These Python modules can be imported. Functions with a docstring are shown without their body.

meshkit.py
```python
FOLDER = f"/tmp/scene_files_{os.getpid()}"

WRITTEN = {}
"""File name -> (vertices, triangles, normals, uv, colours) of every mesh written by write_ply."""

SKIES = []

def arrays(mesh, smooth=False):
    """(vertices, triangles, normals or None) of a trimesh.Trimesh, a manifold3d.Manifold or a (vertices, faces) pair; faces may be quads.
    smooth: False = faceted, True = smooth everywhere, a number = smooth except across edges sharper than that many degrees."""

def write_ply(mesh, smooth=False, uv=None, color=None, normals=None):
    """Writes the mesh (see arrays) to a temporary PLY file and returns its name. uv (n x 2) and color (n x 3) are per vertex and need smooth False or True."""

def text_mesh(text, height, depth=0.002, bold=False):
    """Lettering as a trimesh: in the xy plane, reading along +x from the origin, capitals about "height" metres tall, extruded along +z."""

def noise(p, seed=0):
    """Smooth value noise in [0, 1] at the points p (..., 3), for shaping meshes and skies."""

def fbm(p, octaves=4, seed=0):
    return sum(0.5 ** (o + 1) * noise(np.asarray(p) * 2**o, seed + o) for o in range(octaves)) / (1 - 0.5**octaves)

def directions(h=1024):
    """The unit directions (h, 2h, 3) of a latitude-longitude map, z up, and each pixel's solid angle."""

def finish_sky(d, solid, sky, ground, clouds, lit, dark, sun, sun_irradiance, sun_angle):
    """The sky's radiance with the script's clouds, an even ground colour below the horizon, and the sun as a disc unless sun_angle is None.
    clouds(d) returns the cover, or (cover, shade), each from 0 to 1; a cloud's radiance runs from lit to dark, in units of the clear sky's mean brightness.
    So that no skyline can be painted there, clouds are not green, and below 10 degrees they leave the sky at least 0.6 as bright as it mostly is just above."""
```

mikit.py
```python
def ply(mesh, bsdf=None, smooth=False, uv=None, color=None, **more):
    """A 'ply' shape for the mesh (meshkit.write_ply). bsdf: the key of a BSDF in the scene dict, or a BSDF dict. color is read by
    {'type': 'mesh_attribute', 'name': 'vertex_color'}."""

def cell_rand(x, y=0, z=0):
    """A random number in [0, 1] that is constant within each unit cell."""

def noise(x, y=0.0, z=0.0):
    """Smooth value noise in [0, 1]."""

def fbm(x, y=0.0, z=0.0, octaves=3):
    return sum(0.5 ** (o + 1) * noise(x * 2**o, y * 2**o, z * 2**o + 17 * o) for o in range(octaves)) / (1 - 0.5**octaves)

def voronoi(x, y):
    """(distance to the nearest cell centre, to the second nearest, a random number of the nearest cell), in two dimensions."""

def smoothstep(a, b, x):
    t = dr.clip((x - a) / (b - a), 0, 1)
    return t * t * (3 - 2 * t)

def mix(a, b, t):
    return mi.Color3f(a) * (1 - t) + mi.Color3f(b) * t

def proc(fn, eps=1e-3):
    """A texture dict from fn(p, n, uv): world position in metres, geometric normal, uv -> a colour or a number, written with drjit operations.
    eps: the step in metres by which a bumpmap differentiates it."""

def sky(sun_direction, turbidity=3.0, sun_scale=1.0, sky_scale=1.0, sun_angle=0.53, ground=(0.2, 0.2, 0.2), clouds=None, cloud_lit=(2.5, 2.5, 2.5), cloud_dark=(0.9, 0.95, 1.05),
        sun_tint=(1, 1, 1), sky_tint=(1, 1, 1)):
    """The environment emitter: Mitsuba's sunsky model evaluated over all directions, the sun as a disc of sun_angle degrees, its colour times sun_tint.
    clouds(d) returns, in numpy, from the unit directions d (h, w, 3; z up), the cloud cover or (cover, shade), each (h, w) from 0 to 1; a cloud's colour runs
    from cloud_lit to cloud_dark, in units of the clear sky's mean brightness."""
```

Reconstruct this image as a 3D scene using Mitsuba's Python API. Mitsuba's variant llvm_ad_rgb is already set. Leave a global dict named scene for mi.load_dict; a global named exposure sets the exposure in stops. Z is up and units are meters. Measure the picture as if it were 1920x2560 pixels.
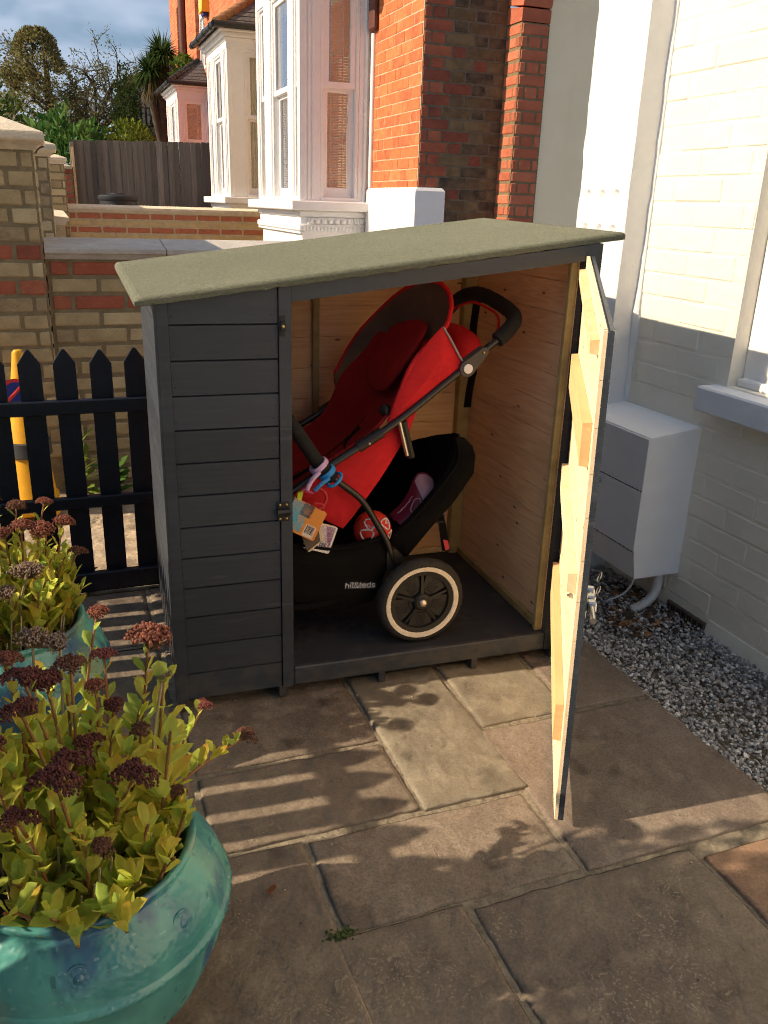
import math, random
import numpy as np, trimesh, mitsuba as mi, drjit as dr
import manifold3d as m3
import mikit, meshkit
from mikit import proc, noise, fbm, voronoi, cell_rand, smoothstep, mix
from shapely.geometry import Polygon, LineString, Point
from shapely import affinity

# ------------------------------------------------------------------ camera, sky, exposure
PITCH, YAW, ROLL = math.radians(20.059), math.radians(21.019), math.radians(-1.864)
CAM = np.array([0, 0, 1.35])
_f = np.array([math.sin(YAW) * math.cos(PITCH), math.cos(YAW) * math.cos(PITCH), -math.sin(PITCH)])
_r = np.array([math.cos(YAW), -math.sin(YAW), 0.0])
_d = np.cross(_f, _r)
_up = -(-math.sin(ROLL) * _r + math.cos(ROLL) * _d)
T4 = mi.ScalarTransform4f
SUN = np.array([-0.9966, 0.075, 0.615])
exposure = 1.6
def cirrus(d):
    el = np.arcsin(np.clip(d[..., 2], 0, 1)); s = 1.0 / np.maximum(d[..., 2], 0.12)
    q = np.stack([d[..., 0] * s * 1.1 + 3.1, d[..., 1] * s * 0.55, d[..., 2] * 0 + 1.0], -1)
    haze_ = .34 * np.exp(-el / .30)
    w = haze_ * .5 + meshkit.fbm(q * 1.3 + 0.6 * meshkit.fbm(q * 2.1, 3, 7)[..., None], 5, 3)
    return np.clip((w - 0.40) * 2.4, 0.08, 0.62), np.clip((w - 0.62) * 1.5, 0, 0.3)
scene = {
    'type': 'scene',
    'camera': {'type': 'perspective', 'fov': math.degrees(2 * math.atan(960 / 2100.0)), 'fov_axis': 'x', 'near_clip': 0.05, 'far_clip': 600.0,
               'to_world': T4().look_at(origin=CAM.tolist(), target=(CAM + _f).tolist(), up=_up.tolist())},
    'sky': mikit.sky(SUN.tolist(), turbidity=3, clouds=cirrus, cloud_lit=(2.75, 3.15, 3.9), cloud_dark=(2.3, 2.65, 3.3), sun_scale=1.75, sky_scale=0.97, sun_tint=(0.95, 0.98, 1.05)),
}
labels = {}
RNG = random.Random(11)
NP = np.random.default_rng(5)

# ------------------------------------------------------------------ naming
_taken = {}
def numbered(base):
    k = _taken.get(base, 0); _taken[base] = k + 1
    return base if k == 0 else '%s_%03d' % (base, k)
def tag(key, label=None, cat=None, group=None, kind=None):
    d = labels.setdefault(key, {})
    if label: d['label'] = label
    if cat: d['category'] = cat
    if group: d['group'] = group
    if kind: d['kind'] = kind
    return key
def thing(name, label=None, cat=None, group=None, kind=None):
    return tag(numbered(name), label, cat, group, kind)
def put(name, mesh, bsdf, parent=None, smooth=False, to_world=None, uv=None, color=None, **lab):
    key = numbered(parent + '__' + name if parent else name)
    scene[key] = mikit.ply(mesh, bsdf, smooth=smooth, uv=uv, color=color)
    if to_world is not None: scene[key]['to_world'] = T4(np.asarray(to_world, float).tolist())
    if lab: tag(key, **lab)
    return key
def put_dict(name, d, parent, M, bsdf=None):
    key = numbered(parent + '__' + name)
    e = dict(d); e['to_world'] = T4(np.asarray(M, float).tolist())
    if bsdf: e['bsdf'] = {'type': 'ref', 'id': bsdf}
    scene[key] = e
    return key

# ------------------------------------------------------------------ mesh helpers
def cat(*ms):
    ms = [m for x in ms for m in (x if isinstance(x, (list, tuple)) else [x])]
    return trimesh.util.concatenate(ms) if len(ms) > 1 else ms[0]
def cbox(x0, x1, y0, y1, z0, z1, c=0.0):
    """box, chamfered when c > 0"""
    if c <= 0:
        m = trimesh.creation.box((x1 - x0, y1 - y0, z1 - z0)); m.apply_translation(((x0 + x1) / 2, (y0 + y1) / 2, (z0 + z1) / 2)); return m
    c = min(c, 0.45 * min(x1 - x0, y1 - y0, z1 - z0)); pts = []
    for X, sx in ((x0, 1), (x1, -1)):
        for Y, sy in ((y0, 1), (y1, -1)):
            for Z, sz in ((z0, 1), (z1, -1)):
                pts += [(X + sx * c, Y + sy * c, Z), (X + sx * c, Y, Z + sz * c), (X, Y + sy * c, Z + sz * c)]
    return trimesh.convex.convex_hull(np.array(pts))
def hull(pts): return trimesh.convex.convex_hull(np.asarray(pts, float))
def wedge(poly, a, b, axis, c=0.0):
    """prism of a 2-D polygon between a and b along axis (0: poly=(y,z), 1: poly=(x,z), 2: poly=(x,y))"""
    m = trimesh.creation.extrude_polygon(Polygon(poly).buffer(0), b - a, engine='earcut')
    v = np.array(m.vertices); w = np.empty_like(v)
    if axis == 0: w[:, 1], w[:, 2], w[:, 0] = v[:, 0], v[:, 1], v[:, 2] + a
    elif axis == 1: w[:, 0], w[:, 2], w[:, 1] = v[:, 0], v[:, 1], v[:, 2] + a
    else: w = v + [0, 0, a]
    m = trimesh.Trimesh(w, m.faces, process=False); trimesh.repair.fix_normals(m); return m
def spline(pts, n, closed=False):
    from scipy.interpolate import CubicSpline
    p = np.asarray(pts, float)
    if closed: p = np.vstack([p, p[:1]])
    t = np.r_[0, np.cumsum(np.linalg.norm(np.diff(p[:, :3], axis=0), axis=1))]
    cs = CubicSpline(t, p, bc_type='periodic' if closed else 'natural')
    return cs(np.linspace(0, t[-1], n, endpoint=not closed))
def tube(points, r, sides=10, closed=False, cap=True):
    p = np.asarray(points, float); n = len(p)
    r = np.broadcast_to(np.asarray(r, float), (n,))
    if closed: t = np.roll(p, -1, 0) - np.roll(p, 1, 0)
    else: t = np.gradient(p, axis=0)
    t /= np.linalg.norm(t, axis=1, keepdims=True) + 1e-12
    a = np.cross(t[0], [0, 0, 1.0] if abs(t[0][2]) < 0.9 else [1.0, 0, 0]); a /= np.linalg.norm(a)
    A = []
    for i in range(n):
        a = a - t[i] * (a @ t[i]); a /= np.linalg.norm(a) + 1e-12; A.append(a)
    A = np.array(A); B = np.cross(t, A); ang = np.arange(sides) * 2 * np.pi / sides
    v = p[:, None] + r[:, None, None] * (np.cos(ang)[None, :, None] * A[:, None] + np.sin(ang)[None, :, None] * B[:, None])
    v = v.reshape(-1, 3); F = []
    m = n if closed else n - 1
    for i in range(m):
        i2 = (i + 1) % n
        for j in range(sides):
            j2 = (j + 1) % sides
            F += [(i * sides + j, i * sides + j2, i2 * sides + j2), (i * sides + j, i2 * sides + j2, i2 * sides + j)]
    if cap and not closed:
        v = np.vstack([v, p[:1], p[-1:]]); c0, c1 = len(v) - 2, len(v) - 1
        for j in range(sides):
            F += [(c0, (j + 1) % sides, j), (c1, (n - 1) * sides + j, (n - 1) * sides + (j + 1) % sides)]
    return trimesh.Trimesh(v, np.array(F), process=False)
def lathe(prof, n=64, center=(0, 0, 0)):
    """profile [(r,z)...] revolved about z"""
    p = np.asarray(prof, float); a = np.arange(n) * 2 * np.pi / n
    v = np.stack([p[:, 0][:, None] * np.cos(a), p[:, 0][:, None] * np.sin(a), np.broadcast_to(p[:, 1][:, None], (len(p), n))], -1).reshape(-1, 3)
    F = []
    for i in range(len(p) - 1):
        for j in range(n):
            j2 = (j + 1) % n
            F += [(i * n + j, i * n + j2, (i + 1) * n + j2), (i * n + j, (i + 1) * n + j2, (i + 1) * n + j)]
    return trimesh.Trimesh(v + np.asarray(center), np.array(F), process=False)
def grid_mesh(P):
    """(a, b, 3) array of points -> sheet"""
    a, b = P.shape[:2]; i, j = np.meshgrid(np.arange(a - 1), np.arange(b - 1), indexing='ij')
    q = np.stack([i * b + j, i * b + j + 1, (i + 1) * b + j + 1, (i + 1) * b + j], -1).reshape(-1, 4)
    return trimesh.Trimesh(P.reshape(-1, 3), np.vstack([q[:, [0, 1, 2]], q[:, [0, 2, 3]]]), process=False)
def sheet(P, th):
    """closed cloth of thickness th from a grid of points"""
    P = np.asarray(P, float); du = np.gradient(P, axis=0); dv = np.gradient(P, axis=1)
    n = np.cross(du, dv); n /= np.linalg.norm(n, axis=-1, keepdims=True) + 1e-12
    A, B = P + n * th / 2, P - n * th / 2
    a, b = P.shape[:2]
    m1, m2 = grid_mesh(A), grid_mesh(B); m2.faces = m2.faces[:, ::-1]
    m = trimesh.util.concatenate([m1, m2]); k = a * b; F = []
    loop = [(0, j) for j in range(b)] + [(i, b - 1) for i in range(1, a)] + [(a - 1, j) for j in range(b - 2, -1, -1)] + [(i, 0) for i in range(a - 2, 0, -1)]
    idx = [i * b + j for i, j in loop]
    for s, e in zip(idx, idx[1:] + idx[:1]): F += [(s, s + k, e + k), (s, e + k, e)]
    m = trimesh.Trimesh(m.vertices, np.vstack([m.faces, F]), process=False); return m
class Frame:
    """a local upright coordinate frame: box(x,y,z ranges) and M(mesh) give world meshes"""
    def __init__(s, ox=0, oy=0, oz=0, ang=0.0):
        c, n = math.cos(ang), math.sin(ang)
        s.m = np.array([[c, -n, 0, ox], [n, c, 0, oy], [0, 0, 1, oz], [0, 0, 0, 1.0]])
    def M(s, mesh):
        m = mesh.copy(); m.apply_transform(s.m); return m
    def box(s, x0, x1, y0, y1, z0, z1, c=0.0): return s.M(cbox(x0, x1, y0, y1, z0, z1, c))
    def pts(s, p):
        p = np.asarray(p, float); return p @ s.m[:3, :3].T + s.m[:3, 3]
W = Frame()
TILT = math.radians(2.199)
S = Frame(ang=-TILT)                       # the shed stands 2 degrees off the house line
# ------------------------------------------------------------------ materials
def rgb(*c): return {'type': 'rgb', 'value': list(c)}
def bs(name, base, rough=0.6, bump=None, bscale=1.0, beps=1e-3, two=True, **kw):
    d = {'type': 'principled', 'base_color': base if isinstance(base, dict) else (proc(base) if callable(base) else rgb(*base)),
         'roughness': rough if not callable(rough) else proc(rough), 'specular': kw.pop('specular', 0.4), **kw}
    if bump is not None: d = {'type': 'bumpmap', 'arbitrary': proc(bump, beps), 'scale': bscale, 'bsdf': d}
    if two: d = {'type': 'twosided', 'bsdf': d}
    scene[name] = d; return name

def speck(p, s): return fbm(p.x * s, p.y * s, p.z * s, 3)
def tone(c1, c2, s=14.0, o=0.0, pw=1.0):
    def fn(p, n, uv):
        a = fbm(p.x * s + o, p.y * s + o, p.z * s, 4); b = fbm(p.x * s * 7, p.y * s * 7 + o, p.z * s * 7, 2)
        return mix(c1, c2, dr.clip(0.5 + 1.6 * (a - 0.5) + 0.7 * (b - 0.5), 0, 1))
    return fn
def brick_bump(p, n, uv): return 0.0035 * fbm(p.x * 55, p.y * 55, p.z * 55, 4) + 0.0015 * noise(p.x * 330, p.y * 330, p.z * 330)
for i, (a, b) in enumerate([((.42, .325, .18), (.29, .215, .115)), ((.50, .40, .235), (.36, .27, .15)), ((.36, .265, .145), (.21, .155, .09))]):
    bs('stock_brick_%d' % i, tone(a, b, 16, 3.1 * i), .9, brick_bump)
for i, (a, b) in enumerate([((.34, .095, .05), (.22, .062, .036)), ((.27, .075, .042), (.15, .045, .030)), ((.38, .125, .065), (.26, .078, .042))]):
    bs('red_brick_%d' % i, tone(a, b, 18, 1.7 * i), .85, brick_bump)
bs('new_red_brick', tone((.44, .15, .075), (.34, .105, .055), 18), .85, brick_bump); bs('new_yellow_brick', tone((.54, .40, .20), (.43, .30, .145), 16), .9, brick_bump)
for i, (a, b) in enumerate([((.55, .165, .06), (.42, .115, .042)), ((.50, .150, .058), (.36, .088, .036)), ((.60, .20, .075), (.47, .135, .05))]):
    bs('rubbed_brick_%d' % i, tone(a, b, 20, 2.3 * i), .85, brick_bump)
bs('sooty_brick', tone((.15, .10, .06), (.035, .028, .022), 22), .9, brick_bump)
bs('dark_mortar', tone((.17, .135, .09), (.11, .085, .06), 40), .95)
bs('mortar', tone((.215, .165, .095), (.145, .11, .062), 40), .95, lambda p, n, uv: .003 * fbm(p.x * 90, p.y * 90, p.z * 90, 3))
bs('pale_mortar', tone((.50, .40, .26), (.38, .29, .18), 40), .95, lambda p, n, uv: .003 * fbm(p.x * 90, p.y * 90, p.z * 90, 3))
def paint_bump(p, n, uv): return .0030 * fbm(p.x * 38, p.y * 38, p.z * 38, 4) + .0012 * fbm(p.x * 190, p.y * 190, p.z * 190, 2)
bs('cream_paint', tone((.77, .725, .615), (.71, .67, .565), 9), .62, paint_bump)
bs('white_render', tone((.74, .74, .735), (.68, .685, .69), 6), .65, lambda p, n, uv: .006 * fbm(p.x * 16, p.y * 16, p.z * 16, 4) + .0015 * fbm(p.x * 140, p.y * 140, p.z * 140, 2))
bs('white_paint', tone((.78, .76, .74), (.73, .71, .69), 7), .42, lambda p, n, uv: .0003 * fbm(p.x * 60, p.y * 60, p.z * 60, 3))
bs('stone_cap', tone((.60, .51, .385), (.47, .40, .30), 22), .9, lambda p, n, uv: .002 * fbm(p.x * 110, p.y * 110, p.z * 110, 3))
bs('grey_stone_cap', tone((.44, .405, .36), (.34, .315, .285), 20), .9, lambda p, n, uv: .002 * fbm(p.x * 110, p.y * 110, p.z * 110, 3))
# painted timber
def shed_col(p, n, uv):
    g = fbm(p.x * 9, p.y * 9, p.z * 130, 3); w = smoothstep(.66, .80, fbm(p.x * 6, p.y * 6, p.z * 40, 4))
    b = cell_rand(dr.floor((p.z - .029) / .0865), 5); dirt = smoothstep(.20, .03, p.z) * smoothstep(.35, .7, fbm(p.x * 30, p.y * 30, p.z * 30, 3))
    return mix(mix(mix((.028, .034, .044), (.043, .051, .063), g) * (.84 + .32 * b), (.085, .090, .098), w * .45), (.11, .09, .065), dirt * .40)
bs('shed_paint', shed_col, .42, lambda p, n, uv: .0005 * fbm(p.x * 12, p.y * 12, p.z * 210, 3))
bs('black_paint', tone((.0050, .0065, .014), (.010, .012, .022), 30), .38, lambda p, n, uv: .0012 * fbm(p.x * 160, p.y * 160, p.z * 11, 3))
def felt_col(p, n, uv):
    a = fbm(p.x * 5, p.y * 5, p.z * 5, 4); c = noise(p.x * 480, p.y * 480, p.z * 480); d = noise(p.x * 210 + 7, p.y * 210, p.z * 210)
    return mix(mix((.105, .110, .076), (.142, .146, .104), a), (.26, .255, .20), smoothstep(.60, .95, c) * .55) * (0.72 + .5 * d)
bs('roof_felt', felt_col, .95, lambda p, n, uv: .0022 * noise(p.x * 420, p.y * 420, p.z * 420) + .004 * fbm(p.x * 14, p.y * 14, p.z * 14, 3), beps=6e-4)
def pine(axis, light, dark, seed):
    def fn(p, n, uv):
        l, c = (p.x, p.y) if axis == 'x' else (p.y, p.x)
        b = dr.floor(p.z / .0865 + .37); o = cell_rand(b, seed) * 31.0
        ring = fbm(l * 1.6 + o, p.z * 26 + c * 26, o, 3); g = .5 + .5 * dr.sin(ring * 46.0 + 3 * fbm(l * 7, p.z * 120, o, 2))
        fine = fbm(l * 9 + o, p.z * 420, c * 420, 2)
        v, v2, rk = voronoi(l * 4.4 + o, p.z * 12 + o)
        k = (1 - smoothstep(.025, .065, v)) * smoothstep(.45, .55, rk)
        t = mix(light, dark, dr.clip(.42 * g + .5 * fine * fine + .35 * (cell_rand(b, seed + 5) - .45), 0, 1))
        return mix(t, (.10, .040, .018), k * .85)
    return fn
bs('pine_x', pine('x', (.74, .50, .28), (.58, .34, .17), 3), .6)
bs('pine_y', pine('y', (.72, .50, .30), (.55, .33, .18), 9), .6)
bs('pine_door', pine('y', (.78, .62, .42), (.69, .50, .30), 14), .55)
def plank_col(p, n, uv):
    g = fbm(p.x * 4 + p.y * 3, p.z * 150, p.y * 2, 3); return mix((.74, .48, .245), (.60, .35, .155), g)
bs('amber_pine', plank_col, .55)
bs('pale_batten', tone((.66, .51, .30), (.56, .41, .21), 25), .6)
bs('green_batten', tone((.36, .29, .135), (.27, .205, .09), 30), .65)
def old_wood(p, n, uv):
    b = dr.floor(p.x / .0755); g = fbm(p.x * 150 + b * 3, p.y * 20, p.z * 4 + b * 7, 4)
    t = mix((.225, .195, .170), (.125, .108, .094), g); return t * (.78 + .40 * cell_rand(b, 4))
bs('weathered_fence', old_wood, .9, lambda p, n, uv: .002 * fbm(p.x * 200, p.y * 20, p.z * 6, 3))
# ground
def slab(c1, c2, c3, seed, lichen):
    def fn(p, n, uv):
        a = fbm(p.x * 4.5 + seed, p.y * 4.5, seed, 5); b = fbm(p.x * 22, p.y * 22 + seed, seed, 4); c = noise(p.x * 260, p.y * 260, seed)
        t = mix(mix(c1, c2, smoothstep(.32, .68, a)), c3, smoothstep(.45, .75, b) * .6)
        v, v2, r = voronoi(p.x * 105 + 2 * noise(p.x * 60, p.y * 60), p.y * 105 + 2 * noise(p.y * 60, p.x * 60) + seed)
        li = (1 - smoothstep(.16, .34, v)) * smoothstep(.52, .72, fbm(p.x * 6 + 9, p.y * 6 + seed, 2, 3)) * smoothstep(.35, .5, r)
        d = smoothstep(.60, .78, fbm(p.x * 13 + seed, p.y * 13, seed + 4, 4))
        t = t * (1 - .38 * d)
        return mix(t * (.80 + .40 * c), (.33, .27, .19), li * lichen * .55)
    return fn
def riven(p, n, uv):
    a = fbm(p.x * 7 + 11, p.y * 4.2, 0, 5)
    return .010 * a + .007 * fbm(p.x * 30, p.y * 30, 3, 5) + .0009 * noise(p.x * 300, p.y * 300)
SLABS = [((0.197, 0.154, 0.114), (0.135, 0.104, 0.078), (0.254, 0.202, 0.151)), ((0.181, 0.142, 0.104), (0.127, 0.098, 0.075), (0.231, 0.182, 0.133)),
         ((0.231, 0.197, 0.142), (0.165, 0.138, 0.101), (0.292, 0.254, 0.184)), ((0.212, 0.166, 0.129), (0.174, 0.133, 0.103), (0.246, 0.197, 0.154)), ((0.254, 0.157, 0.099), (0.200, 0.121, 0.078), (0.285, 0.185, 0.121))]
for i, c in enumerate(SLABS): bs('slab_%d' % i, slab(*c, 3.7 * i, .9 if i in (0, 1) else .35), .82, riven, beps=8e-4)
bs('joint_sand', tone((.30, .255, .185), (.13, .105, .075), 70), .95, lambda p, n, uv: .006 * fbm(p.x * 120, p.y * 120, 0, 3))
def earth(p, n, uv):
    a = fbm(p.x * 3, p.y * 3, 0, 5); b = fbm(p.x * 30, p.y * 30, 0, 3); c = noise(p.x * 170, p.y * 170)
    return mix(mix((.36, .275, .185), (.24, .175, .11), smoothstep(.35, .7, a)), (.42, .34, .24), smoothstep(.55, .8, b) * .7) * (.8 + .4 * c)
bs('earth', earth, .95, lambda p, n, uv: .03 * fbm(p.x * 14, p.y * 14, 0, 5), beps=2e-3)
bs('concrete', tone((.30, .29, .27), (.23, .22, .205), 12), .9)
VC = {'type': 'mesh_attribute', 'name': 'vertex_color'}
bs('stones', VC, .85)
bs('soil', tone((.045, .030, .020), (.020, .014, .010), 60), .95)
bs('dry_stuff', VC, .9)
def leafb(name, rough=.5, trans=.9):
    scene[name] = {'type': 'principledthin', 'base_color': VC, 'roughness': rough, 'diff_trans': trans, 'spec_trans': 0.0, 'eta': 1.4}
    return name
leafb('sedum_leaf', .42, 1.4); leafb('tree_leaf', .5, .8); leafb('glossy_leaf', .32, .6)
bs('florets', VC, .85)
bs('bark', tone((.085, .062, .043), (.038, .028, .020), 9), .95)
# glaze of the pots
def glaze(p, n, uv):
    a = fbm(p.x * 9, p.y * 9, p.z * 3.2, 4); b = fbm(p.x * 16 + 5, p.y * 16, p.z * 5 + 2, 4); c = fbm(p.x * 60, p.y * 60, p.z * 30, 3)
    t = mix((.040, .190, .182), (.095, .325, .270), smoothstep(.3, .7, a)); t = mix(t, (.014, .050, .150), smoothstep(.47, .66, b) * .8)
    t = mix(t, (.22, .29, .17), smoothstep(.54, .74, fbm(p.x * 8 + 3, p.y * 8 + 9, p.z * 4, 3)) * .7)
    t = mix(t, (.010, .045, .055), smoothstep(.66, .8, c) * .45)
    return mix(t, (.36, .52, .46), smoothstep(.74, .84, fbm(p.x * 120, p.y * 120, p.z * 120, 2)) * .25)
bs('pot_glaze', glaze, .30, lambda p, n, uv: .004 * fbm(p.x * 26, p.y * 26, p.z * 26, 3) + .001 * noise(p.x * 150, p.y * 150, p.z * 150), specular=.55, clearcoat=.6, clearcoat_gloss=.9)
# cloth, rubber, metal, plastic
def weave(p, n, uv): return .0004 * dr.sin(p.x * 3200) * dr.sin(p.z * 3200) + .003 * fbm(p.x * 24, p.y * 24, p.z * 24, 3)
bs('red_cloth', tone((.68, .016, .024), (.56, .012, .018), 20), .75, weave, sheen=.5, beps=3e-4)
bs('deep_red_cloth', tone((.36, .010, .016), (.28, .007, .012), 20), .8, weave, sheen=.3, beps=3e-4)
bs('lining_cloth', tone((.155, .100, .078), (.115, .075, .060), 16), .85, weave, sheen=.3, beps=3e-4)
bs('black_cloth', tone((.0040, .0038, .004), (.007, .0065, .007), 20), .9, weave, specular=.15, beps=3e-4)
def meshy(p, n, uv):
    g = .5 + .5 * dr.sin(p.x * 2100 + p.z * 900) * dr.sin(p.z * 2100 - p.x * 900); return mix((.002, .002, .002), (.012, .011, .010), g * g)
bs('mesh_cloth', meshy, .9, specular=.15)
bs('black_foam', tone((.010, .010, .0105), (.016, .016, .016), 60), .9)
bs('black_tube', (.012, .012, .013), .28, specular=.6)
bs('black_plastic', (.014, .014, .0145), .42)
bs('grey_plastic', (.055, .053, .055), .45)
bs('rubber', tone((.022, .021, .020), (.034, .031, .028), 50), .8)
bs('cream_rubber', tone((.84, .77, .62), (.74, .66, .50), 40), .6)
bs('steel', (.62, .60, .56), .28, metallic=1.0)
bs('brass', (.60, .42, .17), .3, metallic=1.0)
bs('black_iron', (.012, .012, .013), .5)
bs('grey_piping', (.30, .28, .28), .7)
bs('white_print', (.70, .70, .70), .6)
bs('box_grey', tone((.80, .81, .82), (.76, .77, .78), 20), .55, lambda p, n, uv: .0008 * noise(p.x * 300, p.y * 300, p.z * 300))
bs('sill_grey', tone((.74, .76, .78), (.67, .69, .71), 14), .6, paint_bump)
bs('pipe_plastic', (.62, .61, .58), .4)
bs('terracotta', tone((.30, .155, .075), (.20, .10, .05), 30), .8); bs('vent_clay', tone((.15, .10, .075), (.09, .065, .05), 30), .85)
bs('slate', tone((.115, .105, .100), (.075, .07, .068), 14), .6, brick_bump)
bs('gutter', (.016, .016, .017), .4)
bs('drain_brown', (.10, .035, .025), .5)
bs('blind', tone((.44, .44, .46), (.39, .39, .41), 5), .7)
bs('curtain', tone((.44, .41, .35), (.30, .28, .24), 8), .85)
bs('room', (.05, .045, .04), .9)
scene['pane'] = {'type': 'thindielectric', 'int_ior': 1.5}
bs('yellow_plastic', tone((.80, .40, .02), (.72, .33, .016), 18), .45)
bs('sign_red', (.55, .03, .02), .5); bs('sign_blue', (.02, .03, .18), .5)
bs('alarm_yellow', (.82, .42, .03), .5)
bs('bin_black', (.018, .019, .022), .5)
for nm, c in dict(toy_lilac=(.62, .42, .66), toy_blue=(.03, .27, .62), toy_lime=(.45, .55, .03), toy_pink=(.70, .12, .25), card_cyan=(.05, .38, .55), card_orange=(.72, .28, .05), card_purple=(.18, .02, .17), card_green=(.08, .36, .06),
                  card_brown=(.11, .075, .055), card_edge=(.62, .50, .33), card_white=(.74, .72, .68), card_dark=(.03, .03, .05), card_skin=(.45, .20, .11), ball_red=(.60, .035, .02), ball_white=(.62, .60, .60), knit_plum=(.13, .012, .032), knit_mauve=(.33, .20, .27), label_red=(.5, .03, .04)).items():
    bs(nm, c, .45)
def floor_col(p, n, uv): return mix((.030, .033, .040), (.052, .051, .051), smoothstep(.52, .75, fbm(p.x * 9, p.y * 9, 1, 4)) * smoothstep(.3, .7, fbm(p.x * 60, p.y * 60, 1, 3)))
bs('shed_floor', floor_col, .8, lambda p, n, uv: .001 * noise(p.x * 240, p.y * 240, p.z * 240))
bs('pale_paving', tone((.52, .47, .40), (.42, .37, .31), 6), .85)
bs('brown_brick', tone((.165, .105, .052), (.095, .060, .033), 22), .9, brick_bump); bs('brown_brick_1', tone((.21, .145, .075), (.125, .085, .045), 22), .9, brick_bump)
bs('porch_cream', tone((.88, .76, .54), (.84, .72, .50), 5), .7)
for i, k in ((1, .80), (2, .62)): bs('weathered_fence_%d' % i, (lambda k: lambda p, n, uv: old_wood(p, n, uv) * k)(k), .9)
for i, (a, b) in enumerate([((.48, .145, .075), (.38, .105, .055)), ((.42, .120, .062), (.32, .085, .045)), ((.52, .17, .09), (.42, .125, .065))]): bs('arch_brick_%d' % i, tone(a, b, 18, 1.3 * i), .85, brick_bump)
# ------------------------------------------------------------------ ground, paving, gravel
def plane_grid(x0, x1, y0, y1, nx, ny, fn):
    X, Y = np.meshgrid(np.linspace(x0, x1, nx), np.linspace(y0, y1, ny), indexing='ij')
    return grid_mesh(np.stack([X, Y, fn(X, Y)], -1))
put('garden_paving', cbox(-.2, 3.1, 4.44, 9.56, -.06, .0), 'pale_paving', label='pale paved front garden of the neighbouring house', kind='structure')
put('ground', plane_grid(-150, 150, -150, 150, 3, 3, lambda X, Y: 0 * X - .045), 'concrete', label='bare ground reaching away behind the houses and walls', kind='structure')
def path_z(X, Y):
    q = np.stack([X, Y, 0 * X], -1)
    return -.022 + .030 * meshkit.fbm(q * 5, 5, 2) + .010 * meshkit.fbm(q * 28, 3, 4) - .01
put('earth_path', plane_grid(-3.2, 2.0, 2.93, 4.35, 420, 130, path_z), 'earth', smooth=True, label='dry bare earth strip between the picket fence and the brick garden wall', kind='structure')

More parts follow.
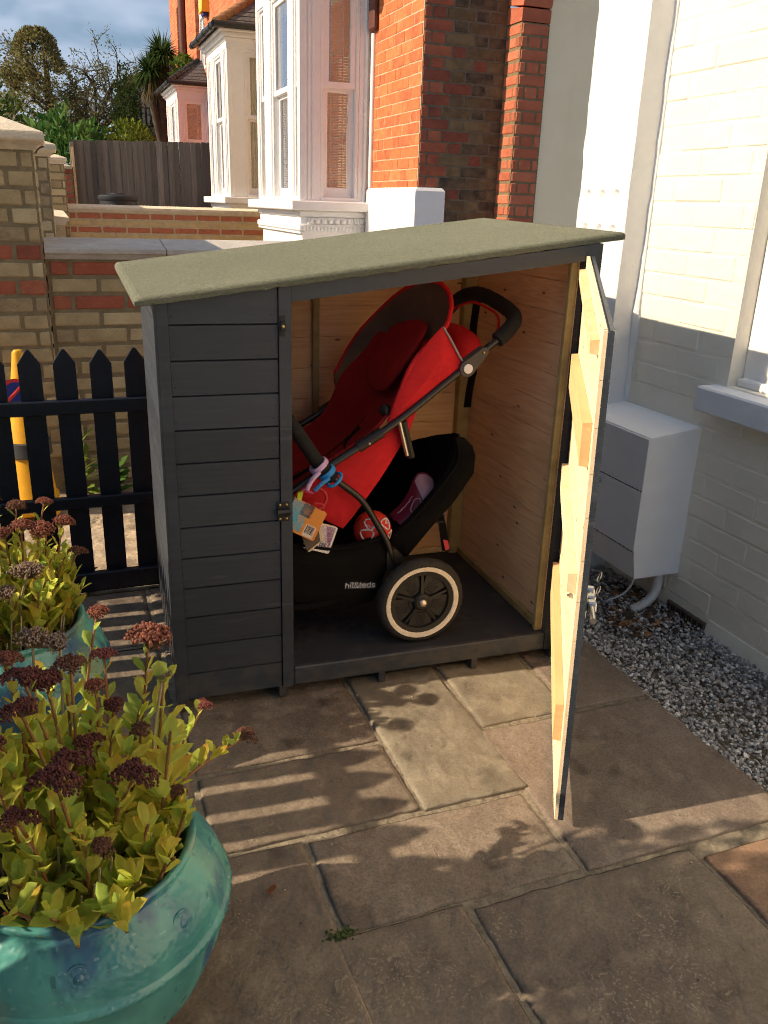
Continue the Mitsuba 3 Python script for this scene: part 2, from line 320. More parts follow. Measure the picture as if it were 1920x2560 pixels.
PAV = thing('paving', 'riven brown stone flags with sandy joints in front of the shed', kind='structure')
put('bed', cbox(-.98, 1.56, -3.2, 2.98, -.05, -.0085), 'joint_sand', PAV)
def slab_mesh(x0, x1, y0, y1, seed, step=.007, amp=.0032):
    nx, ny = max(6, int((x1 - x0) / step)), max(6, int((y1 - y0) / step))
    gx, gy = np.linspace(0, 1, nx), np.linspace(0, 1, ny)
    A, B = np.meshgrid(gx, gy, indexing='ij'); X, Y = x0 + (x1 - x0) * A, y0 + (y1 - y0) * B
    q = np.stack([X, Y, 0 * X + seed * 3.3], -1)
    ex = (meshkit.fbm(q * 11, 3, seed) - .5) * .014; ey = (meshkit.fbm(q * 11 + 9, 3, seed) - .5) * .014
    wob = np.clip(1 - 6 * np.minimum(np.minimum(A, 1 - A), np.minimum(B, 1 - B)), 0, 1)
    X, Y = X + ex * wob, Y + ey * wob
    f = meshkit.fbm(q * np.array([4.2, 4.2, 1]) + 3, 4, seed)
    f = f + .030 * (meshkit.fbm(q * 34, 3, seed + 7) - .5); st_ = np.clip((f * 4.6 % 1 - .80) / .20, 0, 1); keep_ = np.clip((meshkit.fbm(q * 3.1 + 7, 2, seed + 9) - .42) * 5, 0, 1); terr = np.floor(f * 4.6) * 0 + (np.floor(f * 4.6) + st_ ** 2 * (3 - 2 * st_)) * keep_
    Z = amp * (terr - 1.6) * .55 + .003 * (meshkit.fbm(q * 26, 3, seed + 1) - .5)
    d = np.minimum(np.minimum(A * (x1 - x0), (1 - A) * (x1 - x0)), np.minimum(B * (y1 - y0), (1 - B) * (y1 - y0)))
    Z = Z - .004 * np.clip(1 - d / (.006 + .010 * meshkit.noise(q * 20, seed)), 0, 1) ** 2
    P = np.stack([X, Y, Z], -1)
    R = np.pad(P, ((1, 1), (1, 1), (0, 0)), mode='edge')
    for sl in (np.s_[0, :, 2], np.s_[-1, :, 2], np.s_[:, 0, 2], np.s_[:, -1, 2]): R[sl] = -.03
    return grid_mesh(R)
SLAB_LIST = [(.995, 1.272, 1.757, 2.095, 2), (1.287, 1.545, 1.755, 2.40, 3), (.968, 1.545, 1.197, 1.738, 3), (.705, .982, 1.487, 2.11, 2), (.205, .688, 1.497, 1.768, 1), (.205, .690, 1.788, 2.42, 0),
             (.410, .953, 1.207, 1.473, 0), (-.27, .396, .76, 1.483, 1), (.384, .664, .60, 1.200, 1), (.681, 1.225, .50, 1.182, 1), (1.240, 1.545, .50, 1.150, 4),
             (-.33, .190, 1.497, 1.985, 0), (-.33, .190, 2.0, 2.49, 1), (-.33, .190, 2.505, 2.93, 0), (-.95, -.345, 1.30, 1.90, 1), (-.95, -.345, 1.915, 2.40, 0), (-.95, -.345, 2.415, 2.93, 1), (-.95, -.285, .60, 1.285, 0),
             (.705, 1.272, 2.125, 2.60, 2), (.205, .690, 2.435, 2.93, 0), (.705, 1.545, 2.615, 2.95, 3)] + [(-.95 + .63 * a_ + .01, -.95 + .63 * (a_ + 1) - .005 - .03 * (a_ == 3), .475 - .62 * (b_ + 1) + .01, .475 - .62 * b_, (a_ * 3 + b_) % 4) for a_ in range(4) for b_ in range(5)] + [(1.287, 1.545, 2.41, 2.60, 3)]
for i, (a, b, c, d, m) in enumerate(SLAB_LIST):
    far = i >= 11
    put('slab', slab_mesh(a, b, c, d, i + 1, .02 if far else .006, .0022 if m == 3 else .0036), 'slab_%d' % m, PAV, smooth=True)

def stone_cloud(n, place, rmin, rmax, palette, seed, flat=.7, sub=0):
    g = np.random.default_rng(seed); base = trimesh.creation.icosphere(subdivisions=sub) if sub else trimesh.creation.icosahedron()
    bv, bf = np.array(base.vertices), np.array(base.faces); V, F, Cc = [], [], []
    for k in range(n):
        c = place(g); r = rmin + (rmax - rmin) * g.random() ** 2
        s = r * np.array([1, .62 + .4 * g.random(), flat * (.5 + .6 * g.random())]); v = bv * (1 + .28 * (g.random((len(bv), 1)) - .5)) * s
        q = trimesh.transformations.random_rotation_matrix(g.random(3))[:3, :3]; t = .55
        e = g.normal(size=3) * .45; Rm = trimesh.transformations.euler_matrix(e[0], e[1], g.random() * 6.28)[:3, :3]
        V.append(v @ Rm.T + c); F.append(bf + k * len(bv))
        col = np.array(palette[g.integers(len(palette))]) * (.7 + .6 * g.random()); Cc.append(np.repeat(col[None], len(bv), 0))
    return trimesh.Trimesh(np.vstack(V), np.vstack(F), process=False), np.clip(np.vstack(Cc), 0, 1)
put('gravel_bed', cbox(1.53, 1.97, -.5, 3.4, -.05, -.012), 'joint_sand', label='dark sandy bed under the gravel strip', kind='structure')
def gp(g):
    x = 1.532 + .42 * g.random(); y = .55 + 2.0 * g.random() ** .8; e = (x - 1.535) / .42
    return np.array([x, y, -.006 + .022 * min(1, e * 3) * g.random() + .012 * e])
m, c = stone_cloud(11500, gp, .0042, .0098, [(.38, .365, .35), (.28, .27, .26), (.47, .45, .42), (.19, .185, .18), (.34, .29, .25), (.58, .56, .53)], 3)
put('gravel', m, 'stones', color=c, label='loose grey gravel strip between the paving and the cream house wall', cat='gravel', kind='stuff')
def lp(g):
    return np.array([1.93 - .26 * g.random() ** 1.6, 2.02 + .40 * g.random(), .006 + .020 * g.random()])
m, c = stone_cloud(420, lp, .006, .024, [(.10, .055, .03), (.05, .035, .025), (.20, .10, .045), (.07, .05, .04), (.26, .15, .08)], 8, .25)
put('leaf_litter', m, 'dry_stuff', color=c, label='dead brown leaves and twigs drifted under the meter box', cat='leaf litter', kind='stuff')

# ------------------------------------------------------------------ bricks
def unit_brick(l, h, depth, proud, c, seed):
    g = np.random.default_rng(seed); m = cbox(-l / 2, l / 2, -depth, proud, -h / 2, h / 2, c)
    v = np.array(m.vertices); v += g.normal(size=v.shape) * np.array([.0012, .0007, .0011]); return trimesh.Trimesh(v, m.faces, process=False)
_bricks = {}
def brick_dict(l, h, depth, proud, c, k):
    key = (round(l, 3), round(h, 4), depth, proud, c, k)
    if key not in _bricks: _bricks[key] = mikit.ply(unit_brick(l, h, depth, proud, c, int(1000 * l + 7 * k)), None)
    return _bricks[key]
def lay(holder, O, U, N, u0, u1, z0, n, ch, mats, bond='stretcher', L=.225, H=.112, joint=.010, proud=.004, depth=.03, c=.004, skip=None, seed=1, shift=0.0, name='brick'):
    """courses of separate bricks on the plane through O (U along, N outward); mats(course, index, header) names a BSDF"""
    O, U, N = np.array(O, float), np.array(U, float), np.array(N, float); g = random.Random(seed)
    for k in range(n):
        if bond == 'stretcher': seq = [L]; off = (k % 2) * L / 2
        elif bond == 'flemish': seq = [L, H]; off = (k % 2) * (L + H) / 2
        elif bond == 'header': seq = [H]; off = (k % 2) * H / 2
        elif bond == 'english': seq = [L] if k % 2 else [H]; off = 0 if k % 2 else H / 2
        u = u0 - off - shift; i = 0
        while u < u1 - 1e-6:
            l = seq[i % len(seq)]; a, b = max(u, u0), min(u + l, u1)
            if b - a > .03:
                z = z0 + (k + .5) * ch
                if not (skip and skip((a + b) / 2, z)):
                    full = abs(b - a - l) < 1e-6; cls = l if full or b - a > .75 * l else H
                    d = brick_dict(cls - joint, ch - joint, depth, proud, c, g.randrange(3)); sx = (b - a - joint) / (cls - joint)
                    M = np.eye(4); M[:3, 0] = -U * sx; M[:3, 1] = N; M[:3, 3] = O + U * (a + b) / 2 + N * g.uniform(-.0018, .0018) + [0, 0, z]
                    put_dict(name, d, holder, M, mats(k, i, l < .7 * L, (a + b) / 2, z))
            u += l; i += 1
pick = lambda base, g=random.Random(77): base + '_%d' % g.choice((0, 0, 1, 2))
stock = lambda k, i, h, u, z: pick('stock_brick')
red = lambda k, i, h, u, z: pick('red_brick')
rubbed = lambda k, i, h, u, z: pick('rubbed_brick')

# ------------------------------------------------------------------ our cream house (right)
FX, WY = 1.95, 2.585
HOUSE = thing('cream_house', 'cream painted brick house wall with white pilaster on the right', 'house')
wz = .845
WALL = put('wall', cat(cbox(FX, FX + .3, -3.0, WY, -.03, wz), cbox(FX, FX + .3, 2.085, WY, wz, 4.6), cbox(FX, FX + .3, -3.0, .80, wz, 4.6), cbox(FX, FX + .3, .80, 2.085, 2.45, 4.6)), 'cream_paint', HOUSE)
cream = lambda *a: 'cream_paint'
lay(WALL, (FX, 0, 0), (0, -1, 0), (-1, 0, 0), -WY + .004, -2.085, wz + .004, 22, .0770, cream, 'stretcher', .224, .112, .006, .0022, .03, .004, seed=4)
lay(WALL, (FX, 0, 0), (0, -1, 0), (-1, 0, 0), -WY + .004, -.95, wz - 10 * .0770 + .004, 10, .0770, cream, 'stretcher', .224, .112, .006, .0022, .03, .004, seed=5, shift=.08)
put('plinth_fillet', wedge([(FX - .02, -.02), (FX + .01, -.02), (FX + .01, .075), (FX - .004, .07)], .3, 1.985, 1), 'cream_paint', WALL)
# window reveal, frame and sill at the right edge
put('sill', cbox(1.872, FX + .12, .72, 2.135, .762, .842, .006), 'sill_grey', HOUSE, label='grey painted window sill')
WIN = put('window', cat(cbox(FX + .055, FX + .115, 2.00, 2.082, .87, 2.45), cbox(FX + .055, FX + .115, .80, 2.00, .87, .95), cbox(FX + .03, FX + .13, .80, 2.083, .843, .871, .006), cbox(FX + .07, FX + .11, .80, 2.00, 1.62, 1.67)), 'white_paint', HOUSE)
put('pane', cbox(FX + .088, FX + .092, .80, 2.00, .95, 2.45), 'pane', WIN)
put('room', cat(cbox(FX + .5, FX + .52, -.2, 2.4, .4, 2.6)), 'room', HOUSE)
# pilaster: its face towards the street carries two rows of three finger hollows
ys, zs = np.linspace(WY, 2.89, 62), np.linspace(0, 3.4, 560)
Yg, Zg = np.meshgrid(ys, zs, indexing='ij'); q = np.stack([Yg, Zg, 0 * Yg], -1)
X = 1.851 + .004 * (meshkit.fbm(q * 9, 3, 3) - .5)
for zc in (1.40, 1.284):
    for yc in (2.655, 2.739, 2.829):
        dd = ((Yg - yc) / .019) ** 2 + ((Zg - zc) / .024) ** 2; X = X + .016 * np.sqrt(np.clip(1 - dd, 0, 1))
Yj = Yg.copy(); e = (meshkit.fbm(np.stack([Zg * 14, 0 * Zg, 0 * Zg], -1), 4, 5) - .5) * .016; Yj[-4:] += e[-4:]
P = np.stack([X, Yj, Zg], -1)
near = np.stack([np.stack([X[0], Yj[0], zs], -1), np.stack([0 * zs + 2.2, Yj[0], zs], -1)]); farw = np.stack([np.stack([X[-1], Yj[-1], zs], -1), np.stack([0 * zs + 2.2, Yj[-1] + .0, zs], -1)])
put('pilaster', cat(grid_mesh(P), grid_mesh(near), grid_mesh(farw), cbox(1.87, 2.2, WY + .005, 2.885, 3.38, 3.4)), 'white_render', HOUSE, smooth=40, label='white rendered pilaster with two rows of finger hollows')
cz = np.linspace(.05, 3.3, 150); cr = .008 + .010 * meshkit.fbm(np.stack([cz * 12, 0 * cz, 0 * cz], -1), 3, 2) + .012 * np.exp(-((cz - 1.0) / .12) ** 2)
put('caulk', tube(np.stack([0 * cz + FX + .0, 0 * cz + WY, cz], -1), cr, 7), 'white_render', HOUSE, smooth=True)
vm = cbox(FX - .012, FX + .01, 1.985, 2.185, -.005, .052)
AB = put('air_brick', vm, 'vent_clay', HOUSE, label='brown clay air vent low in the wall')
sl = []
for j in range(13):
    for r in range(2): sl.append(hull([(FX - .0135, 1.995 + .0142 * j + a + .003 * ((j + r) % 2), .004 + .024 * r + b) for a in (0, .007) for b in (0, .017)] + [(FX - .006, 1.995 + .0142 * j + a, .004 + .024 * r + b) for a in (0, .007) for b in (0, .017)]))
put('slots', cat(sl), 'black_iron', AB)
# meter box on the wall
MB = thing('meter_box', 'pale grey meter box fixed low on the cream wall behind the open shed door', 'meter box')
prof = [(FX - .002, .690), (1.751, .666), (1.748, .250), (1.764, .165), (FX - .002, .165)]
put('case', wedge(prof, 2.164, 2.62, 1), 'box_grey', MB)
put('front_panel', cbox(1.7445, 1.7500, 2.1645, 2.6195, .4845, .662, .0008), 'box_grey', MB)
put('front_panel', cbox(1.7435, 1.7490, 2.1645, 2.6195, .268, .4825, .0008), 'box_grey', MB)
put('joints', cat(cbox(1.7432, 1.7445, 2.1648, 2.619, .4822, .4848), cbox(1.7428, 1.7440, 2.1648, 2.619, .2658, .2684)), 'grey_plastic', MB)
lk = trimesh.creation.cylinder(.009, .008, sections=16); lk.apply_transform(trimesh.transformations.rotation_matrix(math.pi / 2, [0, 1, 0])); lk.apply_translation((1.739, 2.40, .455))
put('lock', lk, 'steel', MB)
PIPE = thing('waste_pipe', 'white plastic pipe curving out under the grey meter box', 'pipe')
put('pipe', tube(spline([(1.905, 2.215, .19), (1.905, 2.21, .13), (1.893, 2.205, .075), (1.858, 2.205, .040), (1.815, 2.22, .012)], 24), .0165, 14), 'pipe_plastic', PIPE, smooth=True)
put('cable', tube(spline([(1.87, 2.30, .20), (1.868, 2.29, .11), (1.83, 2.285, .05), (1.77, 2.30, .02)], 20), .004, 6), 'pipe_plastic', PIPE, smooth=True)
# ------------------------------------------------------------------ garden walls and piers
def coping(x0, x1, yf, yb, z0, z1f, z1b, ov=.035):
    p = [(yf - .004, z0), (yf - ov * .35, z0 + .012), (yf - ov * .45, z0 + .022), (yf - ov, z0 + .028), (yf - ov, z1f), (yb + ov, z1b), (yb + ov, z0 + .028), (yb + .004, z0)]
    return wedge(p, x0, x1, 0)
GW = thing('garden_wall', 'nearest brick garden wall behind the shed, red bands and grey stone coping', 'wall')
gw = put('core', cbox(-.047, 2.2, 4.204, 4.42, -.05, 1.077), 'mortar', GW)
banded = lambda k, i, h, u, z: pick('red_brick') if k in (13, 11) else pick('stock_brick')
lay(gw, (0, 4.204, 0), (1, 0, 0), (0, -1, 0), -.043, 1.30, 1.075 - 14 * .0757, 14, .0757, banded, 'stretcher', .232, .113, .013, .004, .035, .007, seed=8, shift=.02)
for a, b in ((-.049, .478), (.482, 1.15), (1.154, 2.2)): put('coping', coping(a, b, 4.2, 4.42, 1.077, 1.124, 1.160), 'grey_stone_cap', GW)
def pier_cap(x0, x1, y0, y1, z0, z1, zt, o):
    """moulded stone cap with a low pyramid on top"""
    cx, cy = (x0 + x1) / 2, (y0 + y1) / 2; hx, hy = (x1 - x0) / 2, (y1 - y0) / 2; h = z1 - z0
    prof = [(.10 * o, 0), (.22 * o, .10 * h), (.30 * o, .26 * h), (.52 * o, .40 * h), (.66 * o, .44 * h), (.90 * o, .50 * h), (1.0 * o, .62 * h), (1.0 * o, .80 * h), (.92 * o, h)]
    V, F = [], []
    for r, z in prof: V += [(cx + sx * (hx + r), cy + sy * (hy + r), z0 + z) for sx, sy in ((-1, -1), (1, -1), (1, 1), (-1, 1))]
    n = len(prof)
    for i in range(n - 1):
        for j in range(4): a, b = i * 4 + j, i * 4 + (j + 1) % 4; F += [(a, b, b + 4), (a, b + 4, a + 4)]
    V += [(cx, cy, zt), (cx, cy, z0)]
    for j in range(4): F += [((n - 1) * 4 + j, (n - 1) * 4 + (j + 1) % 4, len(V) - 2), ((j + 1) % 4, j, len(V) - 1)]
    return trimesh.Trimesh(np.array(V), np.array(F), process=False)
def pier(label, x0, x1, y0, y1, zt, capz, apex, ch, n, L, mats, capmat, ov, seed, right=False):
    P = thing('brick_pier', label, 'pier', 'brick gate piers along the street front')
    core = put('core', cbox(x0, x1, y0, y1, -.05, zt), 'mortar', P)
    lay(core, (0, y0, 0), (1, 0, 0), (0, -1, 0), x0, x1, zt - n * ch, n, ch, mats, 'flemish', L, L * .48, .013, .004, .035, .006, seed=seed)
    lay(core, (x1, 0, 0), (0, 1, 0), (1, 0, 0), y0 + .002, y1, zt - n * ch, n, ch, mats, 'flemish', L, L * .48, .013, .004, .035, .006, seed=seed + 1, shift=L / 2)
    put('cap', pier_cap(x0, x1, y0, y1, zt, capz, apex, ov), capmat, P, smooth=30)
pb = lambda k, i, h, u, z: pick('red_brick') if k in (12, 10) else pick('stock_brick')
pier('nearest yellow brick gate pier with moulded stone cap at the left edge', -.51, -.055, 4.170, 4.62, 1.523, 1.596, 1.70, .0757, 18, .228, pb, 'stone_cap', .052, 21)
pier('second yellow brick gate pier from the front, just right of the nearest one', -.40, .005, 6.20, 6.60, 1.575, 1.648, 1.73, .076, 9, .228, stock, 'stone_cap', .056, 23)
pier('third brick gate pier with small white stone cap at the end of the far wall', -.22, .150, 9.52, 9.90, 1.632, 1.692, 1.76, .0745, 9, .228, stock, 'stone_cap', .034, 25)
pier('farthest small red brick gate pier beside the end of the dark board fence', -.02, .285, 12.25, 12.5, 1.665, 1.700, 1.725, .072, 8, .2, red, 'stone_cap', .012, 27)
GW2 = thing('garden_wall', 'farther garden wall of red and yellow brick courses with cream coping', 'wall')
g2 = put('core', cbox(.152, 2.60, 9.584, 9.78, -.05, 1.191), 'pale_mortar', GW2)
lay(g2, (0, 9.584, 0), (1, 0, 0), (0, -1, 0), .155, 2.4, 1.191 - 6 * .0675, 6, .0675, lambda k, i, h, u, z: 'new_red_brick' if k % 2 == 1 else 'new_yellow_brick', 'stretcher', .243, .118, .013, .004, .03, .006, seed=9, shift=.05)
put('coping', coping(.150, 2.6, 9.58, 9.78, 1.191, 1.243, 1.266, .03), 'stone_cap', GW2)
GW3 = thing('garden_wall', 'low street-side brick wall with white coping between the second and third piers', 'wall')
g3 = put('core', cbox(-.14, .075, 6.62, 9.5, -.05, 1.15), 'pale_mortar', GW3)
lay(g3, (.075, 0, 0), (0, 1, 0), (1, 0, 0), 6.65, 9.5, 1.15 - 6 * .075, 6, .075, lambda k, i, h, u, z: pick('red_brick') if k % 2 else pick('stock_brick'), 'stretcher', .228, .112, .012, .004, .03, .006, seed=31)
m = coping(6.62, 9.5, -.075, .14, 1.15, 1.20, 1.225, .03); v = np.array(m.vertices); put('coping', trimesh.Trimesh(np.stack([-v[:, 1], v[:, 0], v[:, 2]], 1), m.faces, process=False), 'stone_cap', GW3)

# weathered close-board fence across the far garden
BF = thing('board_fence', 'grey weathered upright board fence across the far front garden', 'fence')
g = random.Random(6); x = .305; i = 0
put('rails', cat(cbox(.3, 2.75, 12.56, 12.61, 1.72, 1.79), cbox(.3, 2.75, 12.56, 12.61, .5, .57)), 'weathered_fence', BF)
put('post', cbox(.285, .335, 12.45, 12.53, -.05, 1.99, .004), 'weathered_fence', BF); put('post', cbox(.30, .33, 12.40, 12.45, -.05, 1.93), 'pale_batten', BF)
while x < 2.72:
    w = .075 + g.uniform(-.003, .003); top = 2.022 + .030 * (x - .3) + g.uniform(-.006, .006); y = 12.5 + (i % 2) * .014
    w2 = w + .006; put('board', wedge([(x, -.05), (x + w2, -.05), (x + w2, top - .012), (x + w2 * .8, top), (x + .008, top)], y, y + .013, 1), g.choice(('weathered_fence', 'weathered_fence_1', 'weathered_fence_1', 'weathered_fence_2')), BF); x += w; i += 1
BIN = thing('water_butt', 'black lidded barrel showing over the far garden wall in front of the board fence', 'water butt')
put('barrel', lathe([(.0, 0), (.19, 0), (.215, .5), (.225, 1.30), (.225, 1.315)], 40, (.78, 11.6, 0)), 'bin_black', BIN, smooth=40)
put('lid', lathe([(.205, 1.285), (.232, 1.30), (.240, 1.318), (.240, 1.348), (.228, 1.362), (.16, 1.372), (.10, 1.374), (.085, 1.39), (.0, 1.393)], 40, (.78, 11.6, 0)), 'bin_black', BIN, smooth=40)

# ------------------------------------------------------------------ bay windows and terrace houses
def sash(parent, fr, u0, u1, z0, z1, zr, fw=.045, n=-.06, back='blind', name='window', gl=True):
    """box sash window in frame fr (x along the face, y outward): frame part, two sashes, panes; zr = meeting rail"""
    b = lambda a0, a1, n0, n1, c0, c1: fr.box(a0, a1, n0, n1, c0, c1, .003)
    key = put(name, cat(b(u0, u0 + fw * .6, n - .05, n + .045, z0, z1), b(u1 - fw * .6, u1, n - .05, n + .045, z0, z1), b(u0, u1, n - .05, n + .05, z1 - fw * .6, z1), b(u0, u1, n - .05, n + .06, z0, z0 + .03)), 'white_paint', parent)
    s0, s1 = u0 + fw * .6, u1 - fw * .6; st = min(fw, .22 * (s1 - s0))
    up = [b(s0, s0 + st, n - .005, n + .03, zr, z1 - fw * .6), b(s1 - st, s1, n - .005, n + .03, zr, z1 - fw * .6), b(s0, s1, n - .006, n + .032, zr, zr + .042), b(s0, s1, n - .006, n + .03, z1 - fw * .6 - st, z1 - fw * .6)]
    lo = [b(s0, s0 + st, n - .045, n - .008, z0 + .03, zr), b(s1 - st, s1, n - .045, n - .008, z0 + .03, zr), b(s0, s1, n - .046, n - .008, zr - .03, zr + .006), b(s0, s1, n - .046, n - .008, z0 + .03, z0 + .03 + 1.7 * fw)]
    put('upper_sash', cat(up), 'white_paint', key); put('lower_sash', cat(lo), 'white_paint', key)
    put('pane', fr.box(s0 + st, s1 - st, n + .010, n + .014, zr + .04, z1 - fw * .6 - st), 'pane', key)
    put('pane', fr.box(s0 + st, s1 - st, n - .03, n - .026, z0 + .03 + 1.7 * fw, zr - .03), 'pane', key)
    return key
def face_frame(x, y, facing):
    """facing 'w' looks to -x with u along +y ... facing 's' looks to -y with u along +x; local +y is outward"""
    fr = Frame()
    if facing == 'w': fr.m = np.array([[0, -1, 0, x], [1, 0, 0, y], [0, 0, 1, 0], [0, 0, 0, 1.0]])
    else: fr.m = np.array([[1, 0, 0, x], [0, -1, 0, y], [0, 0, 1, 0], [0, 0, 0, 1.0]])
    return fr
def blind(parent, fr, u0, u1, n, z0, z1, pitch=.020, name='blind'):
    ms = [fr.M(hull([(u0, n - .010, z), (u1, n - .010, z), (u0, n + .010, z + pitch * .72), (u1, n + .010, z + pitch * .72), (u0, n - .0085, z), (u1, n - .0085, z), (u0, n + .0115, z + pitch * .72), (u1, n + .0115, z + pitch * .72)])) for z in np.arange(z0, z1, pitch)]
    ms += [fr.box(u, u + .004, n - .004, n + .016, z0, z1) for u in (u0 + .3 * (u1 - u0), u0 + .7 * (u1 - u0))]
    put(name, cat(ms), 'blind', parent)
def curtain(parent, fr, u0, u1, n, z0, z1, waves):
    t = np.linspace(0, 1, 12 * waves + 1); zz = np.linspace(z0, z1, 8)
    P = np.array([[(u0 + (u1 - u0) * a, n + .022 * math.sin(a * waves * 6.28 + .3 * math.sin(9 * z)) + .008 * math.sin(a * 31), z) for z in zz] for a in t])
    put('curtain', fr.M(grid_mesh(P)), 'curtain', parent, smooth=True)
def bay(house, xf, xw, y0, y1, z_sill, z_head, z_eave, zr, side_u, mull, slates, rail_posts=True, base='white_paint', detail=True, cover='blind', roof=True, hip='terracotta'):
    """square bay: side_u = (u0,u1) of the window in the face towards the camera, mull = y limits of the three street-side windows"""
    B = put('bay', cat(cbox(xf + .03, xw + .1, y0 + .03, y1 - .03, -.05, z_sill - .24)), base, house)
    fs, fw = face_frame(0, y0, 's'), face_frame(xf, 0, 'w')
    # sill slab and the moulding below it
    put('sill', cbox(xf - .09, xw - .002, y0 - .09, y1 + .09, z_sill - .075, z_sill, .008), 'white_paint', B)
    put('moulding', cat(cbox(xf - .012, xw - .002, y0 - .012, y1 + .01, z_sill - .125, z_sill - .077, .01), cbox(xf + .012, xw - .002, y0 + .012, y1, z_sill - .24, z_sill - .127)), 'white_render', B)
    # head, frieze and cornice
    zc = z_eave
    put('head', cat(cbox(xf, xw - .002, y0, y1, z_head, zc - .13), cbox(xf - .02, xw - .002, y0 - .02, y1 + .02, zc - .13, zc - .10, .006), cbox(xf - .055, xw - .002, y0 - .055, y1 + .055, zc - .098, zc - .05, .012), cbox(xf - .085, xw - .002, y0 - .085, y1 + .085, zc - .048, zc - .01, .01)), 'white_paint', B)
    # posts
    a, b = side_u
    ps = [cbox(xf, xf + .055, y0, y0 + .055, z_sill, z_head, .004), cbox(xf + .055, a - .0015, y0 + .012, y0 + .09, z_sill, z_head), cbox(b + .0015, xw - .002, y0 + .012, y0 + .09, z_sill, z_head), cbox(b + .04, xw - .03, y0 - .006, y0 + .011, z_sill, z_head, .003)]
    if detail: ps += [cbox(xf + .07 + .035 * j, xf + .088 + .035 * j, y0 + .004, y0 + .0118, z_sill + .01, z_head - .02, .002) for j in range(int((a - xf - .08) / .035))]
    for (m0, m1), (n0, n1) in zip(mull[:-1], mull[1:]): ps.append(cbox(xf, xf + .09, m1 + .0015, n0 - .0015, z_sill, z_head, .004))
    ps += [cbox(xf + .002, xf + .09, y0 + .057, mull[0][0] - .0015, z_sill, z_head), cbox(xf, xf + .09, mull[-1][1] + .0015, y1, z_sill, z_head, .004)]
    put('posts', cat(ps), 'white_paint', B)
    sash(B, fs, a, b, z_sill, z_head, zr)
    for m0, m1 in mull: sash(B, fw, m0, m1, z_sill, z_head, zr, .040 if m1 - m0 > .35 else .028)
    put('inside', cat(cbox(xw + .6, xw + .62, y0 - .2, y1 + .2, .8, 3.3), cbox(xf + .1, xw + .6, y1 - .05, y1 - .03, 1.0, z_head), cbox(xf + .1, xw + .6, y0 + .1, y1, z_sill - .23, z_sill - .2)), 'room', B)
    if cover == 'blind':
        blind(B, fs, a + .03, b - .03, -.125, z_sill + .06, z_head - .03)
        blind(B, fw, mull[1][0] + .03, mull[1][1] - .03, -.125, z_sill + .06, zr)
    else:
        curtain(B, fs, a + .02, b - .02, -.16, z_sill + .03, z_head - .06, 5)
        curtain(B, fw, mull[0][0], mull[0][1] + .15, -.16, z_sill + .03, z_head - .06, 5)
    if roof:
        R = put('roof', hull([(xf - .13, y0 - .13, zc), (xf - .13, y1 + .13, zc), (xw, y0 - .13, zc), (xw, y1 + .13, zc), (xw, y0 + .55, zc + .46), (xw, y1 - .55, zc + .46), (xw - .08, y0 + .55, zc + .43), (xw - .08, y1 - .55, zc + .43)]), 'slate', house)
        gz_ = zc - .002
        gut = [tube([(xf - .155, y1 + .16, gz_), (xf - .155, y0 - .155, gz_)], .036, 10), tube([(xf - .155, y0 - .155, gz_), (xw + .02, y0 - .155, gz_)], .036, 10)]
        gut += [tube([(xf - .155, y, gz_), (xf - .155, y + .05, gz_)], .043, 10) for y in np.linspace(y0, y1, 4)]
        put('gutter', cat(gut), 'gutter', R, smooth=40)
        if slates:
            # slates of the hip slope towards the camera, each its own piece
            A0, A1, B0, B1 = np.array([xf - .13, y0 - .13, zc]), np.array([xw, y0 - .13, zc]), np.array([xw - .08, y0 + .55, zc + .43]), np.array([xw, y0 + .55, zc + .46])
            nrm = np.cross(A1 - A0, B1 - A0); nrm /= np.linalg.norm(nrm); nrm *= np.sign(nrm[2]); k = 0
            for r in range(7):
                t0, t1 = r / 7, (r + 1.25) / 7
                for c in range(8):
                    s0 = (c + .5 * (r % 2)) / 8 - .06; s1 = s0 + .118
                    L0 = lambda t: A0 + (B0 - A0) * t
                    R0 = lambda t: A1 + (B1 - A1) * t
                    if s1 < .02 or s0 > .98: continue
                    s0c, s1c = max(s0, .0), min(s1, 1.0)
                    q = [L0(t) + (R0(t) - L0(t)) * s for t, s in ((t0, s0c), (t0, s1c), (min(t1, 1), s1c), (min(t1, 1), s0c))]
                    lift = [.014, .014, .004, .004]
                    put('slate', hull([p + nrm * l for p, l in zip(q, lift)] + [p + nrm * (l - .006) for p, l in zip(q, lift)]), 'slate', R)
            hp = [A0 + (B0 - A0) * t + nrm * .012 for t in np.linspace(0, 1, 7)]
            put('hip_tile', cat([tube([hp[i], hp[i] * .0 + hp[i + 1] + (hp[i + 1] - hp[i]) * .06], [.056, .050], 10) for i in range(6)]), hip, R, smooth=40)
    return B

# the neighbour: rubbed red brick, dark return wall, red arch and first bay
NB = thing('brick_house', 'orange brick neighbouring house with the nearest white bay window and porch arch', 'house')
nx = 2.482
nw = put('wall', cat(cbox(nx, nx + .4, 7.0, 10.6, -.05, 7), cbox(nx, 3.128, 6.004, 7.0, -.05, 7)), 'pale_mortar', NB)
nr = put('return_wall', cbox(nx + .004, 3.127, 5.999, 6.0035, -.05, 7), 'dark_mortar', NB, label='sooty brown brick return wall')
lay(nw, (nx, 0, 0), (0, -1, 0), (-1, 0, 0), -7.06, -6.0, 1.478 - .077 * .35, 20, .0770, rubbed, 'flemish', .222, .108, .006, .003, .02, .003, seed=12)
def ret(k, i, h, u, z):
    if u < nx + (.24 if k % 2 else .13): return pick('red_brick')
    r = ret.g.random(); return 'sooty_brick' if r < .22 else ('red_brick_1' if r < .34 or k in (6, 8, 15) and r < .8 else ('brown_brick' if r < .78 else 'brown_brick_1'))
ret.g = random.Random(40)
